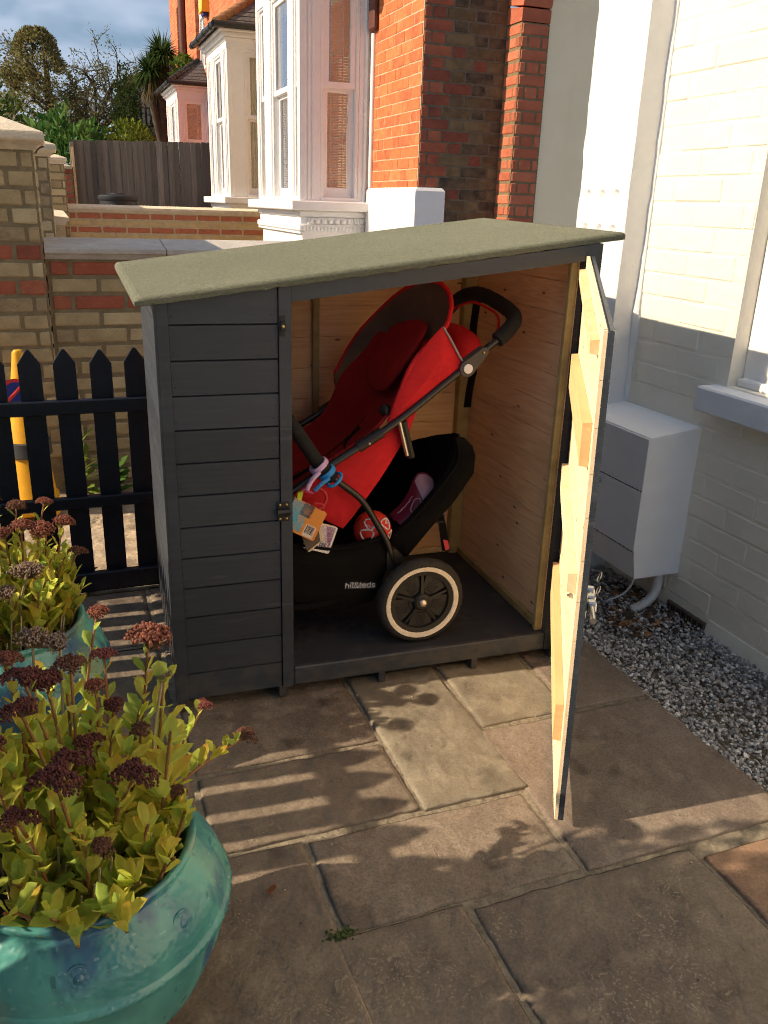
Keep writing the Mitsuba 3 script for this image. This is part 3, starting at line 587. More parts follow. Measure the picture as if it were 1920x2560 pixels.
lay(nr, (0, 5.999, 0), (1, 0, 0), (0, -1, 0), nx, 3.128, 1.478 - 7 * .077, 27, .0770, ret, 'flemish', .222, .108, .010, .004, .03, .005, seed=13)
put('plinth', hull([(x, y, z) for x in (2.447, 2.68) for y in (5.952, 7.02) for z in (-.05, 1.455)] + [(x, y, 1.478) for x in (2.465, 2.662) for y in (5.97, 7.0)]), 'white_paint', NB, label='white painted plinth block')
dp = nx - .012
put('downpipe', tube([(dp, 6.985, 1.48), (dp, 6.985, 2.60)], .019, 12), 'white_paint', NB, smooth=40); put('pipe_box', cbox(nx - .05, nx - .006, 6.90, 7.02, 2.615, 3.0, .012), 'drain_brown', NB)
ARCH = put('porch_arch', cat(cbox(3.114, 3.329, 5.784, 5.998, -.05, 2.55)), 'mortar', NB, label='red brick porch arch jamb')
lay(ARCH, (3.114, 0, 0), (0, -1, 0), (-1, 0, 0), -5.998, -5.782, 2.55 - 26 * .0782, 26, .0782, lambda k, i, h, u, z: pick('arch_brick'), 'english', .212, .106, .011, .006, .03, .009, seed=14)
lay(ARCH, (0, 5.784, 0), (1, 0, 0), (0, -1, 0), 3.112, 3.329, 2.55 - 26 * .0782, 26, .0782, lambda k, i, h, u, z: pick('arch_brick'), 'english', .215, .107, .011, .006, .03, .007, seed=15, shift=0)
cy, cz_, r0, r1 = 5.13, 2.55, .652, .868
for j in range(9):
    a0, a1 = math.radians(8.0 * j + .5), math.radians(8.0 * (j + 1) - .5)
    put('brick', wedge([(cy + r * math.cos(a), cz_ + r * math.sin(a)) for r, a in ((r0, a0), (r1, a0), (r1, a1), (r0, a1))], 3.108, 3.329, 0), pick('arch_brick'), ARCH)
put('porch_wall', cat(cbox(3.331, 3.55, 5.80, 6.2, -.05, 3.4), cbox(3.552, 5.2, 5.815, 6.2, -.05, 3.4)), 'porch_cream', NB, label='cream plastered porch wall')
bay(NB, 1.888, nx, 7.048, 8.57, 1.366, 2.95, 3.22, 2.21, (2.065, 2.385), [(7.115, 7.25), (7.42, 8.02), (8.26, 8.50)], False)
# carved frieze under the first sill: a row of small pyramids over a row of beads
fz = []
for j in range(9):
    x0 = 1.955 + .056 * j; fz.append(hull([(x0, 7.05, 1.185), (x0 + .056, 7.05, 1.185), (x0, 7.05, 1.237), (x0 + .056, 7.05, 1.237), (x0 + .012, 7.018, 1.200)]))
for j in range(17):
    s = trimesh.creation.icosphere(subdivisions=1, radius=.016); s.apply_scale((.8, .8, 1.5)); s.apply_translation((1.95 + .031 * j, 7.065, 1.150)); fz.append(s)
fz += [cbox(1.90, nx - .03, 7.035, 7.07, 1.172, 1.184, .004), cbox(1.888, 1.93, 7.03, 8.6, 1.11, 1.125), cbox(1.875, 1.93, 7.025, 8.6, 1.127, 1.185, .012)]
put('frieze', cat(fz), 'white_render', NB, smooth=25, label='carved white frieze under the bay window sill')
# second and third houses of the terrace
H2 = thing('brick_house', 'second terrace house behind, white bay with slate roof and clay hip tile', 'house')
put('wall', cbox(2.60, 3.0, 10.62, 13.0, -.05, 7), 'red_brick_2', H2)
bay(H2, 2.03, 2.60, 10.78, 12.15, 1.388, 2.98, 3.19, 2.26, (2.235, 2.49), [(10.86, 11.02), (11.16, 11.72), (11.86, 12.08)], True, base='red_brick_0', cover='curtain', detail=False)
H3 = thing('brick_house', 'third terrace house, tall red front with upper windows behind its slate roofed bay', 'house')
def red_wall(p, n, uv):
    c = .075; k = dr.floor(p.z / c); l = p.y / .225 + .5 * (k - 2 * dr.floor(k / 2)); fz_ = p.z / c - k; fl = l - dr.floor(l)
    m = smoothstep(.0, .10, fz_) * smoothstep(.0, .05, fl); t = cell_rand(k, dr.floor(l)); return mix((.40, .30, .19), mix((.50, .15, .06), (.38, .10, .045), t), m)
bs('far_brick', red_wall, .9)
put('wall', cat(cbox(2.75, 3.2, 13.02, 16.53, -.05, 7.2), cbox(2.75, 3.2, 17.50, 19.05, -.05, 7.2), cbox(2.75, 3.2, 19.89, 20.95, -.05, 7.2), cbox(2.75, 3.2, 16.53, 17.50, -.05, 3.5), cbox(2.75, 3.2, 19.05, 19.89, -.05, 3.55), cbox(2.75, 3.2, 16.53, 17.50, 5.3, 7.2), cbox(2.75, 3.2, 19.05, 19.89, 4.98, 7.2), cbox(3.0, 6, 13.0, 21, 7.0, 7.2)), 'far_brick', H3)
f3 = face_frame(2.86, 0, 'w')
sash(H3, f3, 16.55, 17.48, 3.52, 5.28, 4.4, .06, 0.0); sash(H3, f3, 19.07, 19.87, 3.57, 4.96, 4.3, .06, 0.0)
put('inside', cbox(3.25, 3.27, 13, 21, .5, 6.9), 'room', H3)
put('downpipe', tube([(2.69, 18.72, 3.2), (2.69, 18.72, 7.0)], .075, 10), 'drain_brown', H3, smooth=40)
bay(H3, 2.21, 2.75, 16.40, 17.95, 1.40, 2.98, 3.215, 2.3, (2.30, 2.69), [(16.5, 16.7), (16.85, 17.5), (17.62, 17.88)], True, cover='blind', detail=False, hip='gutter')
AL = thing('alarm_box', 'yellow alarm box high on the red front, right of the tall upper windows', 'alarm box')
put('case', hull([(2.62, 15.98, 4.28), (2.62, 16.3, 4.28), (2.75, 15.98, 4.28), (2.75, 16.3, 4.28), (2.66, 15.98, 4.75), (2.66, 16.3, 4.75), (2.75, 15.98, 4.75), (2.75, 16.3, 4.75)]), 'alarm_yellow', AL); put('light', cbox(2.65, 2.74, 16.05, 16.22, 4.22, 4.278, .01), 'sign_blue', AL)
AL = thing('alarm_box', 'small yellow alarm box at the far corner of the red front, beside the palm', 'alarm box')
put('case', hull([(2.62, 20.6, 4.04), (2.62, 20.9, 4.04), (2.75, 20.6, 4.04), (2.75, 20.9, 4.04), (2.66, 20.6, 4.26), (2.66, 20.9, 4.26), (2.75, 20.6, 4.26), (2.75, 20.9, 4.26)]), 'alarm_yellow', AL); put('light', cbox(2.65, 2.74, 20.66, 20.82, 3.99, 4.038, .01), 'sign_blue', AL)
H4 = thing('brick_house', 'fourth house in the row, pink bay and low slate roof half hidden by shrubs', 'house')
put('wall', cbox(3.0, 3.4, 21.2, 24.2, -.05, 4.0), 'stock_brick_0', H4)
bay(H4, 2.58, 3.0, 21.6, 22.9, 1.5, 3.02, 3.24, 2.4, (2.70, 2.93), [(21.68, 21.86), (22.0, 22.5), (22.6, 22.84)], False, cover='blind', detail=False)
put('downpipe', tube([(2.40, 21.4, 3.18), (2.52, 21.42, 2.75), (2.60, 21.5, 2.4), (2.60, 21.5, 1.0)], .035, 8), 'drain_brown', H4, smooth=40)
COT = thing('cottage', 'far pale cottage with dark timber strips beyond the palm', 'house')
put('wall', cat(cbox(2.35, 5.0, 26.0, 30.0, -.05, 4.2)), 'cream_paint', COT)
put('timbers', cat([cbox(2.32, 2.36, y, y + .16, 2.2, 4.2) for y in np.arange(26.0, 30, .42)] + [cbox(x, x + .05, 25.96, 26.0, 2.2, 4.2) for x in np.arange(2.36, 3.6, .13)]), 'bark', COT)
put('roof', hull([(2.1, 25.7, 4.2), (5.2, 25.7, 4.2), (2.1, 30.2, 4.2), (5.2, 30.2, 4.2), (3.6, 25.7, 5.2), (3.6, 30.2, 5.2)]), 'terracotta', COT)
DISH = thing('satellite_dish', 'grey satellite dish on the cottage wall', 'satellite dish')
m = lathe([(0, 0), (.10, .01), (.2, .045), (.27, .09)], 24); m.apply_transform(trimesh.transformations.rotation_matrix(-1.9, [0, 1, 0])); m.apply_translation((2.25, 25.6, 3.08)); put('reflector', m, 'bin_black', DISH, smooth=True)
put('arm', tube([(2.27, 25.9, 3.0), (2.25, 25.62, 3.05), (2.05, 25.55, 3.0)], .015, 6), 'bin_black', DISH)
# ------------------------------------------------------------------ the shed (frame S: x along its front, y into it)
SHED = thing('garden_shed', 'dark grey painted timber pram shed with green felt roof and one door standing open', 'shed')
X0, X1, YF, YB = .1255, 1.312, 2.077, 2.815
roofz = lambda x, y=2.077: 1.112 + .1296 * (x - .078) + .030 * (y - 2.06)     # underside of the roof
PCH = .0865
for x in (.127, .4075, .7095, 1.012, 1.285): put('bearer', S.box(x, x + .021, YF + .004, YB - .02, 0, .036, .002), 'shed_paint', SHED)
put('floor', S.box(X0 + .012, X1 - .012, YF + .024, YB - .012, .036, .088), 'shed_floor', SHED)
# front panel on the left: shiplap boards between a corner trim and a stile
put('corner_trim', S.M(wedge([(X0, .034), (X0 + .0275, .034), (X0 + .0275, roofz(X0 + .0275) - .002), (X0, roofz(X0) - .002)], YF, YF + .022, 1)), 'shed_paint', SHED)
def shiplap(z0, z1, t, face):
    """profile (out, z) of one shiplap board: flat face, scooped top lip"""
    return [(0, z0 + .0018), (t, z0 + .0018), (t, z1 - .003), (t - .006, z1 - .0012), (t - .0075, z1 + .0), (0, z1)]
zl = [1.067 - PCH * k for k in range(12)]
for k in range(13):
    z1 = zl[k - 1] if k else None; z0 = zl[k] if k < 12 else .034
    xa, xb = X0 + .0285, .416
    if k == 0:
        m = wedge([(xa, z0 + .0015), (xb, z0 + .0015), (xb, roofz(xb) - .002), (xa, roofz(xa) - .002)], YF + .006, YF + .018, 1)
    else:
        p = shiplap(z0, z1, .012, 1); m = wedge([(YF + .018 - o, z) for o, z in p], xa, xb, 0)
    put('front_board', S.M(m), 'shed_paint', SHED)
put('stile', S.M(wedge([(.4185, .034), (.4495, .034), (.4495, roofz(.4495) - .0015), (.4185, roofz(.4185) - .0015)], YF, YF + .03, 1)), 'shed_paint', SHED)
put('stile', S.M(wedge([(1.262, .034), (X1, .034), (X1, roofz(X1) - .0015), (1.262, roofz(1.262) - .0015)], YF + .003, YF + .03, 1)), 'shed_paint', SHED)
put('lintel', S.M(wedge([(.4505, 1.120), (1.2610, 1.224), (1.2610, roofz(1.261) - .0015), (.4505, roofz(.4505) - .0015)], YF + .002, YF + .03, 1)), 'shed_paint', SHED)
put('threshold', S.box(.4505, 1.2610, YF + .002, YF + .024, .034, .092, .004), 'shed_paint', SHED)
# left side: boards seen at a sharp angle, in full sun
put('side_trim', S.M(wedge([(YF, .034), (YF + .03, .034), (YF + .03, roofz(X0, YF) - .004), (YF, roofz(X0, YF) - .004)], X0 - .006, X0 - .0005, 0)), 'shed_paint', SHED)
for k in range(13):
    z1 = zl[k - 1] if k else None; z0 = zl[k] if k < 12 else .034
    if k == 0: m = wedge([(YF + .03, z0 + .0015), (YB, z0 + .0015), (YB, roofz(X0, YB) - .003), (YF + .03, roofz(X0, YF) - .003)], X0, X0 + .012, 0)
    else: m = wedge([(X0 + .012 - o, z) for o, z in shiplap(z0, z1, .012, 1)], YF + .031, YB, 1)
    put('side_board', S.M(m), 'shed_paint', SHED)
# inside: back wall, right wall, battens
for k in range(11):
    z0, z1 = .088 + .1045 * k, .088 + .1045 * (k + 1) - .0014; z1 = min(z1, 1.20)
    xs = lambda z: X0 + .013 if z < roofz(X0, YB) - .01 else X0 + .013 + (z - roofz(X0, YB) + .01) / .1296
    put('back_board', S.M(wedge([(xs(z0), z0), (X1 - .013, z0), (X1 - .013, z1), (xs(z1), z1)], YB - .012, YB, 1)), 'pine_x', SHED)
for k in range(13):
    z0, z1 = .088 + .0895 * k, .088 + .0895 * (k + 1) - .0012
    m = wedge([(YF + .031, z0), (YB - .013, z0), (YB - .013, min(z1, roofz(1.26, YB) - .004)), (YF + .031, min(z1, roofz(1.26) - .004))], 1.2605, 1.2725, 0)
    put('right_board', S.M(m), 'pine_y', SHED)
for k in range(12): put('outer_board', S.M(wedge([(1.2730, .034 + .0985 * k), (X1 - .004, .034 + .0985 * k), (X1 - .004, .034 + .0985 * k + .097), (1.2735, .034 + .0985 * k + .097)], YF + .031, YB, 1)), 'shed_paint', SHED)
put('batten', S.box(.676, .698, YB - .034, YB - .0125, .10, 1.165, .002), 'green_batten', SHED)
put('batten', S.box(1.214, 1.2600, YB - .050, YB - .0125, .089, 1.222, .002), 'green_batten', SHED)
put('batten', S.box(1.2380, 1.2600, YF + .0315, YF + .050, .0885, 1.222, .002), 'green_batten', SHED)
put('batten', S.box(1.2460, 1.2602, YF + .051, YB - .051, .0885, .118, .003), 'green_batten', SHED)
put('batten', S.box(X0 + .05, 1.213, YB - .030, YB - .0125, .0885, .112, .003), 'pale_batten', SHED)
put('roof_lining', S.M(hull([(X0 + .02, YF + .035, roofz(X0) - .012), (X1 - .02, YF + .035, roofz(X1) - .012), (X0 + .02, YB - .02, roofz(X0, YB) - .012), (X1 - .02, YB - .02, roofz(X1, YB) - .012), (X0 + .02, YF + .035, roofz(X0) - .004), (X1 - .02, YB - .02, roofz(X1, YB) - .004), (X1 - .02, YF + .035, roofz(X1) - .004), (X0 + .02, YB - .02, roofz(X0, YB) - .004)])), 'pine_x', SHED)
# felted roof: board with felt folded over the edges
nu, nv = 150, 90; edge = np.array([(.079, 2.052), (1.381, 2.088), (1.335, 2.905), (.058, 2.895)])
def felt_point(a, b, h):
    p = (1 - a) * (1 - b) * edge[0] + a * (1 - b) * edge[1] + a * b * edge[2] + (1 - a) * b * edge[3]; return p[0], p[1], roofz(p[0], p[1]) + h
cross = [(-.0, .000), (-.0008, .005), (-.0004, .012), (.0025, .0170), (.007, .0195), (.016, .0205)]
loopA = []
t = np.linspace(0, 1, 60)
ring = [(a, 0.0) for a in t[:-1]] + [(1.0, b) for b in t[:-1]] + [(a, 1.0) for a in t[::-1][:-1]] + [(0.0, b) for b in t[::-1][:-1]]
ctr = edge.mean(0); V = []
rg = np.random.default_rng(4); rag = .0007 * np.sin(np.arange(len(ring)) * 1.7) + .0006 * rg.normal(size=len(ring))
for inset, h in cross:
    for k, (a, b) in enumerate(ring):
        x, y, z = felt_point(a, b, h); d = ctr - np.array([x, y]); ed = np.array([np.sign(d[0]) if a in (0.0, 1.0) else 0, np.sign(d[1]) if b in (0.0, 1.0) else 0], float)
        xi, yi = x + ed[0] * inset, y + ed[1] * inset; V.append((xi, yi, roofz(xi, yi) + h + (rag[k] if h == 0 else 0)))
n = len(ring); F = []
for i in range(len(cross) - 1):
    for j in range(n): a, b = i * n + j, i * n + (j + 1) % n; F += [(a, b, b + n), (a, b + n, a + n)]
rim = trimesh.Trimesh(np.array(V), np.array(F), process=False)
A, B = np.meshgrid(t, t, indexing='ij'); P = np.zeros((60, 60, 3))
for i in range(60):
    for j in range(60):
        a, b = A[i, j], B[i, j]; x, y, z = felt_point(a, b, .026)
        x += .016 * (1 - 2 * a); y += .016 * (1 - 2 * b); z = roofz(x, y) + .0205; q = np.array([x * 7, y * 7, 1.0]); e = min(a, 1 - a, b, 1 - b)
        P[i, j] = (x, y, z + (.006 * (meshkit.fbm(q, 3, 3) - .5)) * min(1, e * 8))
under = grid_mesh(np.array([[felt_point(a, b, .0) for b in (0, 1)] for a in (0, 1)]))
put('roof', S.M(cat(rim, grid_mesh(P), under)), 'roof_felt', SHED, smooth=50, label='grey-green mineral felt roof sloping down to the left')
nl = []
for k in range(12):
    for x in (.137 + .022, .400):
        for dz_ in (.020,): nl.append(S.box(x, x + .003, YF + .0052, YF + .0062, zl[k] + dz_, zl[k] + dz_ + .003))
put('nail_heads', cat(nl), 'black_iron', SHED)
# door catches on the stile
def plate(x, z, w, h, parent, nscrew):
    L = put('catch', cat(S.box(x - w / 2, x + w / 2, YF - .003, YF - .0003, z - h / 2, z + h / 2, .0006)), 'black_iron', parent)
    return L
C1 = plate(.4245, .5745, .031, .054, SHED, 4)
barrel = trimesh.creation.cylinder(.0085, .034, sections=18); barrel.apply_transform(trimesh.transformations.rotation_matrix(math.pi / 2, [0, 1, 0])); barrel.apply_translation((.4245, YF - .008, .5745)); put('keeper', S.M(barrel), 'black_iron', C1, smooth=40)
for dx in (-.0095, .0085):
    for dz in (-.0195, .0195):
        s = trimesh.creation.icosphere(subdivisions=2, radius=.0034); s.apply_scale((1, .5, 1)); s.apply_translation((.4245 + dx, YF - .003, .5745 + dz)); put('screw', S.M(s), 'brass', C1, smooth=True)
C2 = plate(.4270, 1.062, .013, .050, SHED, 1)
put('block', S.box(.4205, .4335, YF - .010, YF - .0035, 1.050, 1.074, .002), 'black_iron', C2)
s = trimesh.creation.icosphere(subdivisions=2, radius=.0042); s.apply_scale((1, .5, 1)); s.apply_translation((.4270, YF - .0105, 1.062)); put('screw', S.M(s), 'brass', C2, smooth=True)
# the open door, hung on the right post and leaning a little with the frame
DW = .806; D = Frame()
ux, uy = -.473, -.881
D.m = S.m @ np.array([[ux, .881, -.020, 1.290], [uy, -.473, 0, 2.0735], [0, 0, 1, 0], [0, 0, 0, 1.0]])   # local x along the door from its hinge, local y towards its outside
dz = lambda s: 1.238 - .1155 * s
DOOR = put('door', D.M(wedge([(0.0, .032), (DW, .030), (DW, dz(DW) - .004), (0, dz(0) - .004)], .004, .0085, 1)), 'shed_paint', SHED, label='open shed door, bare pine inside and dark grey outside')
for k in range(13):
    z0 = .030 + .0930 * k; z1 = z0 + .0918
    top = lambda s: min(z1, dz(s))
    if z0 > dz(0) - .02: break
    s1 = DW if z0 < dz(DW) - .004 else (1.238 - z0) / .1155
    poly = [(0, z0), (s1, z0)] + ([(DW, top(DW))] if s1 == DW else []) + ([((1.238 - z1) / .1155, z1)] if dz(DW) < z1 < dz(0) else []) + [(0, top(0))]
    put('inner_board', D.M(wedge(poly, -.004, .004, 1)), 'pine_door', DOOR)
    p = [(.0087, z0 + .0002), (.0165, z0 + .0002), (.0165, z1 - .0015), (.0135, z1 + .0008), (.0087, z1 + .0010)]
    if z1 < dz(DW): put('outer_board', D.M(wedge([(o, z) for o, z in p], 0, DW, 0)), 'shed_paint', DOOR)
    else: put('outer_board', D.M(wedge(poly, .0087, .0165, 1)), 'shed_paint', DOOR)
def ledge(sa, sb, za0, za1, zb0, zb1, th, mat):
    m = hull([(s, n, z) for s, l in ((sa, (za0, za1)), (sb, (zb0, zb1))) for z0_, z1_ in [l] for n, z in ((-.0045, z0_), (-.0045, z1_), (-.0045 - th, z0_ + .002), (-.0045 - th, z1_ - .002))])
    put('ledge', D.M(m), mat, DOOR)
ledge(.035, .735, 1.176, 1.206, 1.088, 1.118, .017, 'pale_batten')
ledge(.030, .765, .885, .980, .868, .960, .0185, 'amber_pine')
ledge(.035, .765, .590, .664, .588, .634, .0185, 'pine_door')
ledge(.030, .765, .245, .350, .216, .312, .0185, 'amber_pine')
for z in (.580, .552):
    nut = trimesh.creation.cylinder(.0062, .007, sections=6); sh = trimesh.creation.cylinder(.003, .016, sections=10)
    m = cat(nut, sh); m.apply_transform(trimesh.transformations.rotation_matrix(math.pi / 2, [1, 0, 0])); m.apply_translation((.700, -.0085, z)); put('nut', D.M(m), 'steel', DOOR, smooth=40)
BT = put('bolt', D.M(cat(cbox(.70, .79, .0175, .020, .545, .600, .001))), 'steel', DOOR)
rod = trimesh.creation.cylinder(.0065, .16, sections=16); rod.apply_transform(trimesh.transformations.rotation_matrix(math.pi / 2, [0, 1, 0])); rod.apply_translation((.775, .030, .572)); put('rod', D.M(rod), 'steel', BT, smooth=40)
put('sleeve', D.M(cat([cbox(a, a + .018, .0203, .040, .560, .584, .003) for a in (.705, .745, .775)])), 'steel', BT)
for z in (.612, .578): put('ring', D.M(tube([(.72 + .011 * math.cos(a), .046 + .004 * math.sin(a), z + .011 * math.sin(a)) for a in np.linspace(0, 6.283, 22)[:-1]], .0014, 6, closed=True)), 'steel', BT, smooth=True)
put('hinge_strip', D.M(cbox(-.006, .002, .0, .016, .036, 1.222, .001)), 'shed_paint', DOOR)
for z in (.20, 1.00): put('hinge', D.M(cat(cbox(-.012, .12, .0175, .0195, z - .016, z + .016, .0005), cbox(-.02, -.008, .012, .024, z - .03, z + .03, .003))), 'black_iron', DOOR)
# ------------------------------------------------------------------ the pushchair (frame S)
PC = thing('pushchair', 'red and black three-wheeled pushchair parked in the shed facing left', 'pushchair')
sp = lambda name, mesh, mat, parent=PC, **k: put(name, S.M(mesh), mat, parent, **k)
yN, yF_ = 2.20, 2.635
FL = .0885
# wheels
def wheel(cx, cy, cz, R, parent, spokes=True, cap=True):
    def rotY(m): m = m.copy(); m.apply_transform(trimesh.transformations.rotation_matrix(-math.pi / 2, [1, 0, 0])); m.apply_translation((cx, cy, cz)); return m   # local +z -> -y... outward towards the front
    def rot(m): m = m.copy(); m.apply_transform(trimesh.transformations.rotation_matrix(math.pi / 2, [1, 0, 0])); m.apply_translation((cx, cy, cz)); return m
    Wl = numbered(parent + '__wheel')
    s = R / .144
    prof = [(.112, -.014), (.116, -.020), (.126, -.0235), (.134, -.021), (.1405, -.014), (.1435, -.006), (.144, 0), (.1435, .006), (.1405, .014), (.134, .021), (.126, .0235), (.116, .020), (.112, .014)]
    ty = lathe([(r * s, z * s) for r, z in prof], 96)
    v = np.array(ty.vertices); ang = np.arctan2(v[:, 1], v[:, 0]); rr = np.hypot(v[:, 0], v[:, 1])
    tread = (rr > .136 * s) * (.0016 * np.sign(np.sin(ang * 42 + 2.2 * np.sign(v[:, 2])))); v[:, :2] *= (1 + tread / rr)[:, None]
    side = ((rr > .128 * s) & (rr < .139 * s)) * .0011 * np.sin(ang * 24); v[:, 2] += np.sign(v[:, 2]) * side
    key = parent + '__wheel'
    K = put('wheel', S.M(rot(cat(lathe([(.0, -.006), (.100 * s, -.006), (.108 * s, -.012), (.1115 * s, -.012), (.1115 * s, .012), (.108 * s, .012)], 72), lathe([(.0, .0), (.100 * s, .0), (.108 * s, .006)], 72)))), 'black_plastic', parent, smooth=35)
    put('tyre', S.M(rot(trimesh.Trimesh(v, ty.faces, process=False))), 'rubber', K, smooth=40)
    put('white_ring', S.M(rot(lathe([(.1065 * s, .0205 * s), (.1085 * s, .0235 * s), (.1215 * s, .0255 * s), (.1225 * s, .0238 * s), (.116 * s, .0215 * s)], 96))), 'cream_rubber', K, smooth=30)
    rim = lathe([(.088 * s, .004), (.092 * s, .0165 * s), (.1065 * s, .0190 * s), (.1075 * s, .012 * s)], 96); hub = lathe([(.0, .024), (.020, .024), (.026, .020), (.030, .006)], 40)
    ms = [rim, hub]
    for j in range(5):
        a = math.radians(18 + 72 * j); c, n = math.cos(a), math.sin(a)
        sp_ = hull([(x, y, z) for x, w, zt in ((.022, .0055, .017), (.092 * s, .0034, .010)) for y in (-w, w) for z in (.002, zt)]); sp_.apply_transform(trimesh.transformations.rotation_matrix(a, [0, 0, 1])); ms.append(sp_)
    put('spokes', S.M(rot(cat(ms))), 'black_plastic', K, smooth=30)
    inset, dots = [], []
    for j in range(5):
        a0 = 54 + 72 * j; ring_ = []
        for r in np.linspace(.040, .080, 6):
            for t in np.linspace(-22, 22, 7):
                if abs(t) * r > .95: continue
                a = math.radians(a0 + t); d = trimesh.creation.cylinder(.0021, .002, sections=6); d.apply_translation((r * math.cos(a), r * math.sin(a), .0082)); dots.append(d)
        pol = Polygon([(r * math.cos(math.radians(a0 + t)), r * math.sin(math.radians(a0 + t))) for r, t in [(.036, -20), (.060, -25), (.083, -24), (.086, 0), (.083, 24), (.060, 25), (.036, 20)]]).buffer(.004)
        e = trimesh.creation.extrude_polygon(pol, .005, engine='earcut'); e.apply_translation((0, 0, .0025)); inset.append(e)
    put('grille', S.M(rot(cat(inset))), 'grey_dark', K); put('holes', S.M(rot(cat(dots))), 'black_foam', K)
    h = trimesh.creation.icosphere(subdivisions=3, radius=.0125); h.apply_scale((1, 1, .7)); h.apply_translation((0, 0, .0245)); put('hub_cap', S.M(rot(h)), 'pale_steel', K, smooth=True)
    return K
bs('grey_dark', (.020, .0195, .019), .5); bs('pale_steel', (.78, .70, .56), .34, metallic=1.0)
wheel(.858, 2.150, FL + .1372, .137, PC)
wheel(.858, 2.665, FL + .1372, .137, PC)
wheel(.285, 2.41, FL + .1152, .115, PC)
sp('axle', tube([(.858, 2.16, FL + .137), (.858, 2.655, FL + .137)], .009, 10), 'black_tube', smooth=40)
# frame tubes, the same on both sides
for y in (yN, yF_):
    sp('frame_tube', tube(spline([(.36, y, .515), (.479, y, .590), (.581, y, .654), (.779, y, .772), (.93, y, .885), (.985, y, .925)], 30), .0105, 12), 'black_tube', smooth=50)
    sp('chassis_tube', tube(spline([(.285, 2.41 + .25 * (y - 2.41), .23), (.40, y, .235), (.62, y, .235), (.80, y, .26), (.858, y, FL + .137)], 24), .011, 10), 'black_cloth', smooth=50)
    sp('collar', tube([(.665, y, .703), (.735, y, .745)], .0165, 12), 'black_plastic', smooth=40)
    st = sp('strut', tube([(.785, y - .004, .772), (.814, y - .004, .672)], .0065, 10), 'steel', smooth=40)
    sp('sleeve', tube([(.800, y + .008, .770), (.830, y + .008, .662)], .0125, 8), 'black_plastic', smooth=40)
    J = sp('hinge', hull([(x + dx, yy, z + dz_) for x, z, r in ((.982, .920, .023), (1.032, .968, .012)) for yy in (y - .016, y + .016) for dx, dz_ in [(r * math.cos(t), r * math.sin(t)) for t in np.linspace(0, 6.28, 18)[:-1]]]), 'grey_plastic', smooth=30)
    b = trimesh.creation.cylinder(.0135, .006, sections=28); b.apply_transform(trimesh.transformations.rotation_matrix(math.pi / 2, [1, 0, 0])); b.apply_translation((.982, y - .018, .921)); sp('button', b, 'box_grey', J, smooth=30)
    b = trimesh.creation.icosphere(subdivisions=2, radius=.0048); b.apply_translation((1.028, y - .0165, .966)); sp('screw', b, 'brass', J, smooth=True)
for x, z in ((.694, .717),):
    b = trimesh.creation.icosphere(subdivisions=2, radius=.0045); b.apply_translation((x, yN - .0165, z)); sp('screw', b, 'steel', smooth=True)
hb = spline([(1.020, 2.20, .952), (1.052, 2.200, .980), (1.098, 2.205, 1.013), (1.134, 2.222, 1.045), (1.152, 2.290, 1.068), (1.150, 2.42, 1.090), (1.140, 2.54, 1.092), (1.118, 2.615, 1.060), (1.07, 2.635, 1.000), (1.020, 2.635, .952)], 90)
sp('handlebar_tube', tube(hb, .011, 10), 'black_tube', smooth=50)
sp('handlebar_grip', tube(hb[9:82], .0225, 16), 'black_foam', smooth=60)
sp('safety_strap', tube(spline([(1.082, 2.226, .996), (1.097, 2.25, 1.010), (1.122, 2.30, 1.045), (1.122, 2.40, 1.068), (1.115, 2.50, 1.070), (1.095, 2.58, 1.040)], 30), .0042, 6), 'red_cloth', smooth=True)
def strap(p, w, th=.003, ax=0):
    p = np.asarray(p, float); d = np.array([w / 2, 0, 0]) if ax == 0 else np.array([0, w / 2, 0]); P = np.stack([p - d, p - d * .33, p + d * .33, p + d], 1); return sheet(P, th)
sp('strap', strap(spline([(1.187, 2.60, 1.075), (1.183, 2.605, 1.0), (1.180, 2.60, .93), (1.186, 2.59, .86), (1.182, 2.60, .78), (1.178, 2.605, .705)], 24), .026), 'black_cloth', smooth=40)
# seat sling
rows_n = np.array([(.885, 2.245, .995), (.858, 2.238, .940), (.795, 2.232, .838), (.735, 2.230, .757), (.648, 2.235, .693), (.560, 2.232, .640), (.470, 2.23, .590), (.385, 2.23, .545), (.335, 2.23, .480), (.30, 2.23, .37)])
rows_f = np.array([(.845, 2.590, .975), (.800, 2.600, .905), (.728, 2.600, .830), (.690, 2.605, .745), (.640, 2.605, .680), (.560, 2.605, .635), (.470, 2.605, .590), (.385, 2.605, .545), (.335, 2.60, .480), (.30, 2.60, .37)])
rn, rf = spline(rows_n, 46), spline(rows_f, 46); G = np.zeros((46, 22, 3))
for i in range(46):
    for j in range(22):
        t = j / 21; p = rn[i] * (1 - t) + rf[i] * t; sag = math.sin(math.pi * t) ** .8
        p = p + np.array([.040, 0, -.030]) * sag * (1 - .5 * (i < 6)) + .006 * (meshkit.fbm(p * 9, 2, 5) - .5) * np.array([1, 0, 1])
        if i > 18: p[2] -= .012 * sag
        G[i, j] = p
SEAT = sp('seat', sheet(G, .008), 'deep_red_cloth', smooth=60)
sp('seam', tube(spline(G[[2, 9, 16, 23, 30], 11], 30) + np.array([-.003, 0, .003]), .0014, 5), 'black_cloth', SEAT, smooth=True)
pad = trimesh.creation.icosphere(subdivisions=4); v = np.array(pad.vertices); v = np.sign(v) * np.abs(v) ** .8 * [.125, .140, .015]; v[:, 2] += .05 * (v[:, 1] / .135) ** 2 * .4; v += .004 * (meshkit.fbm(v * 26 + 3, 3, 4)[:, None] - .5)
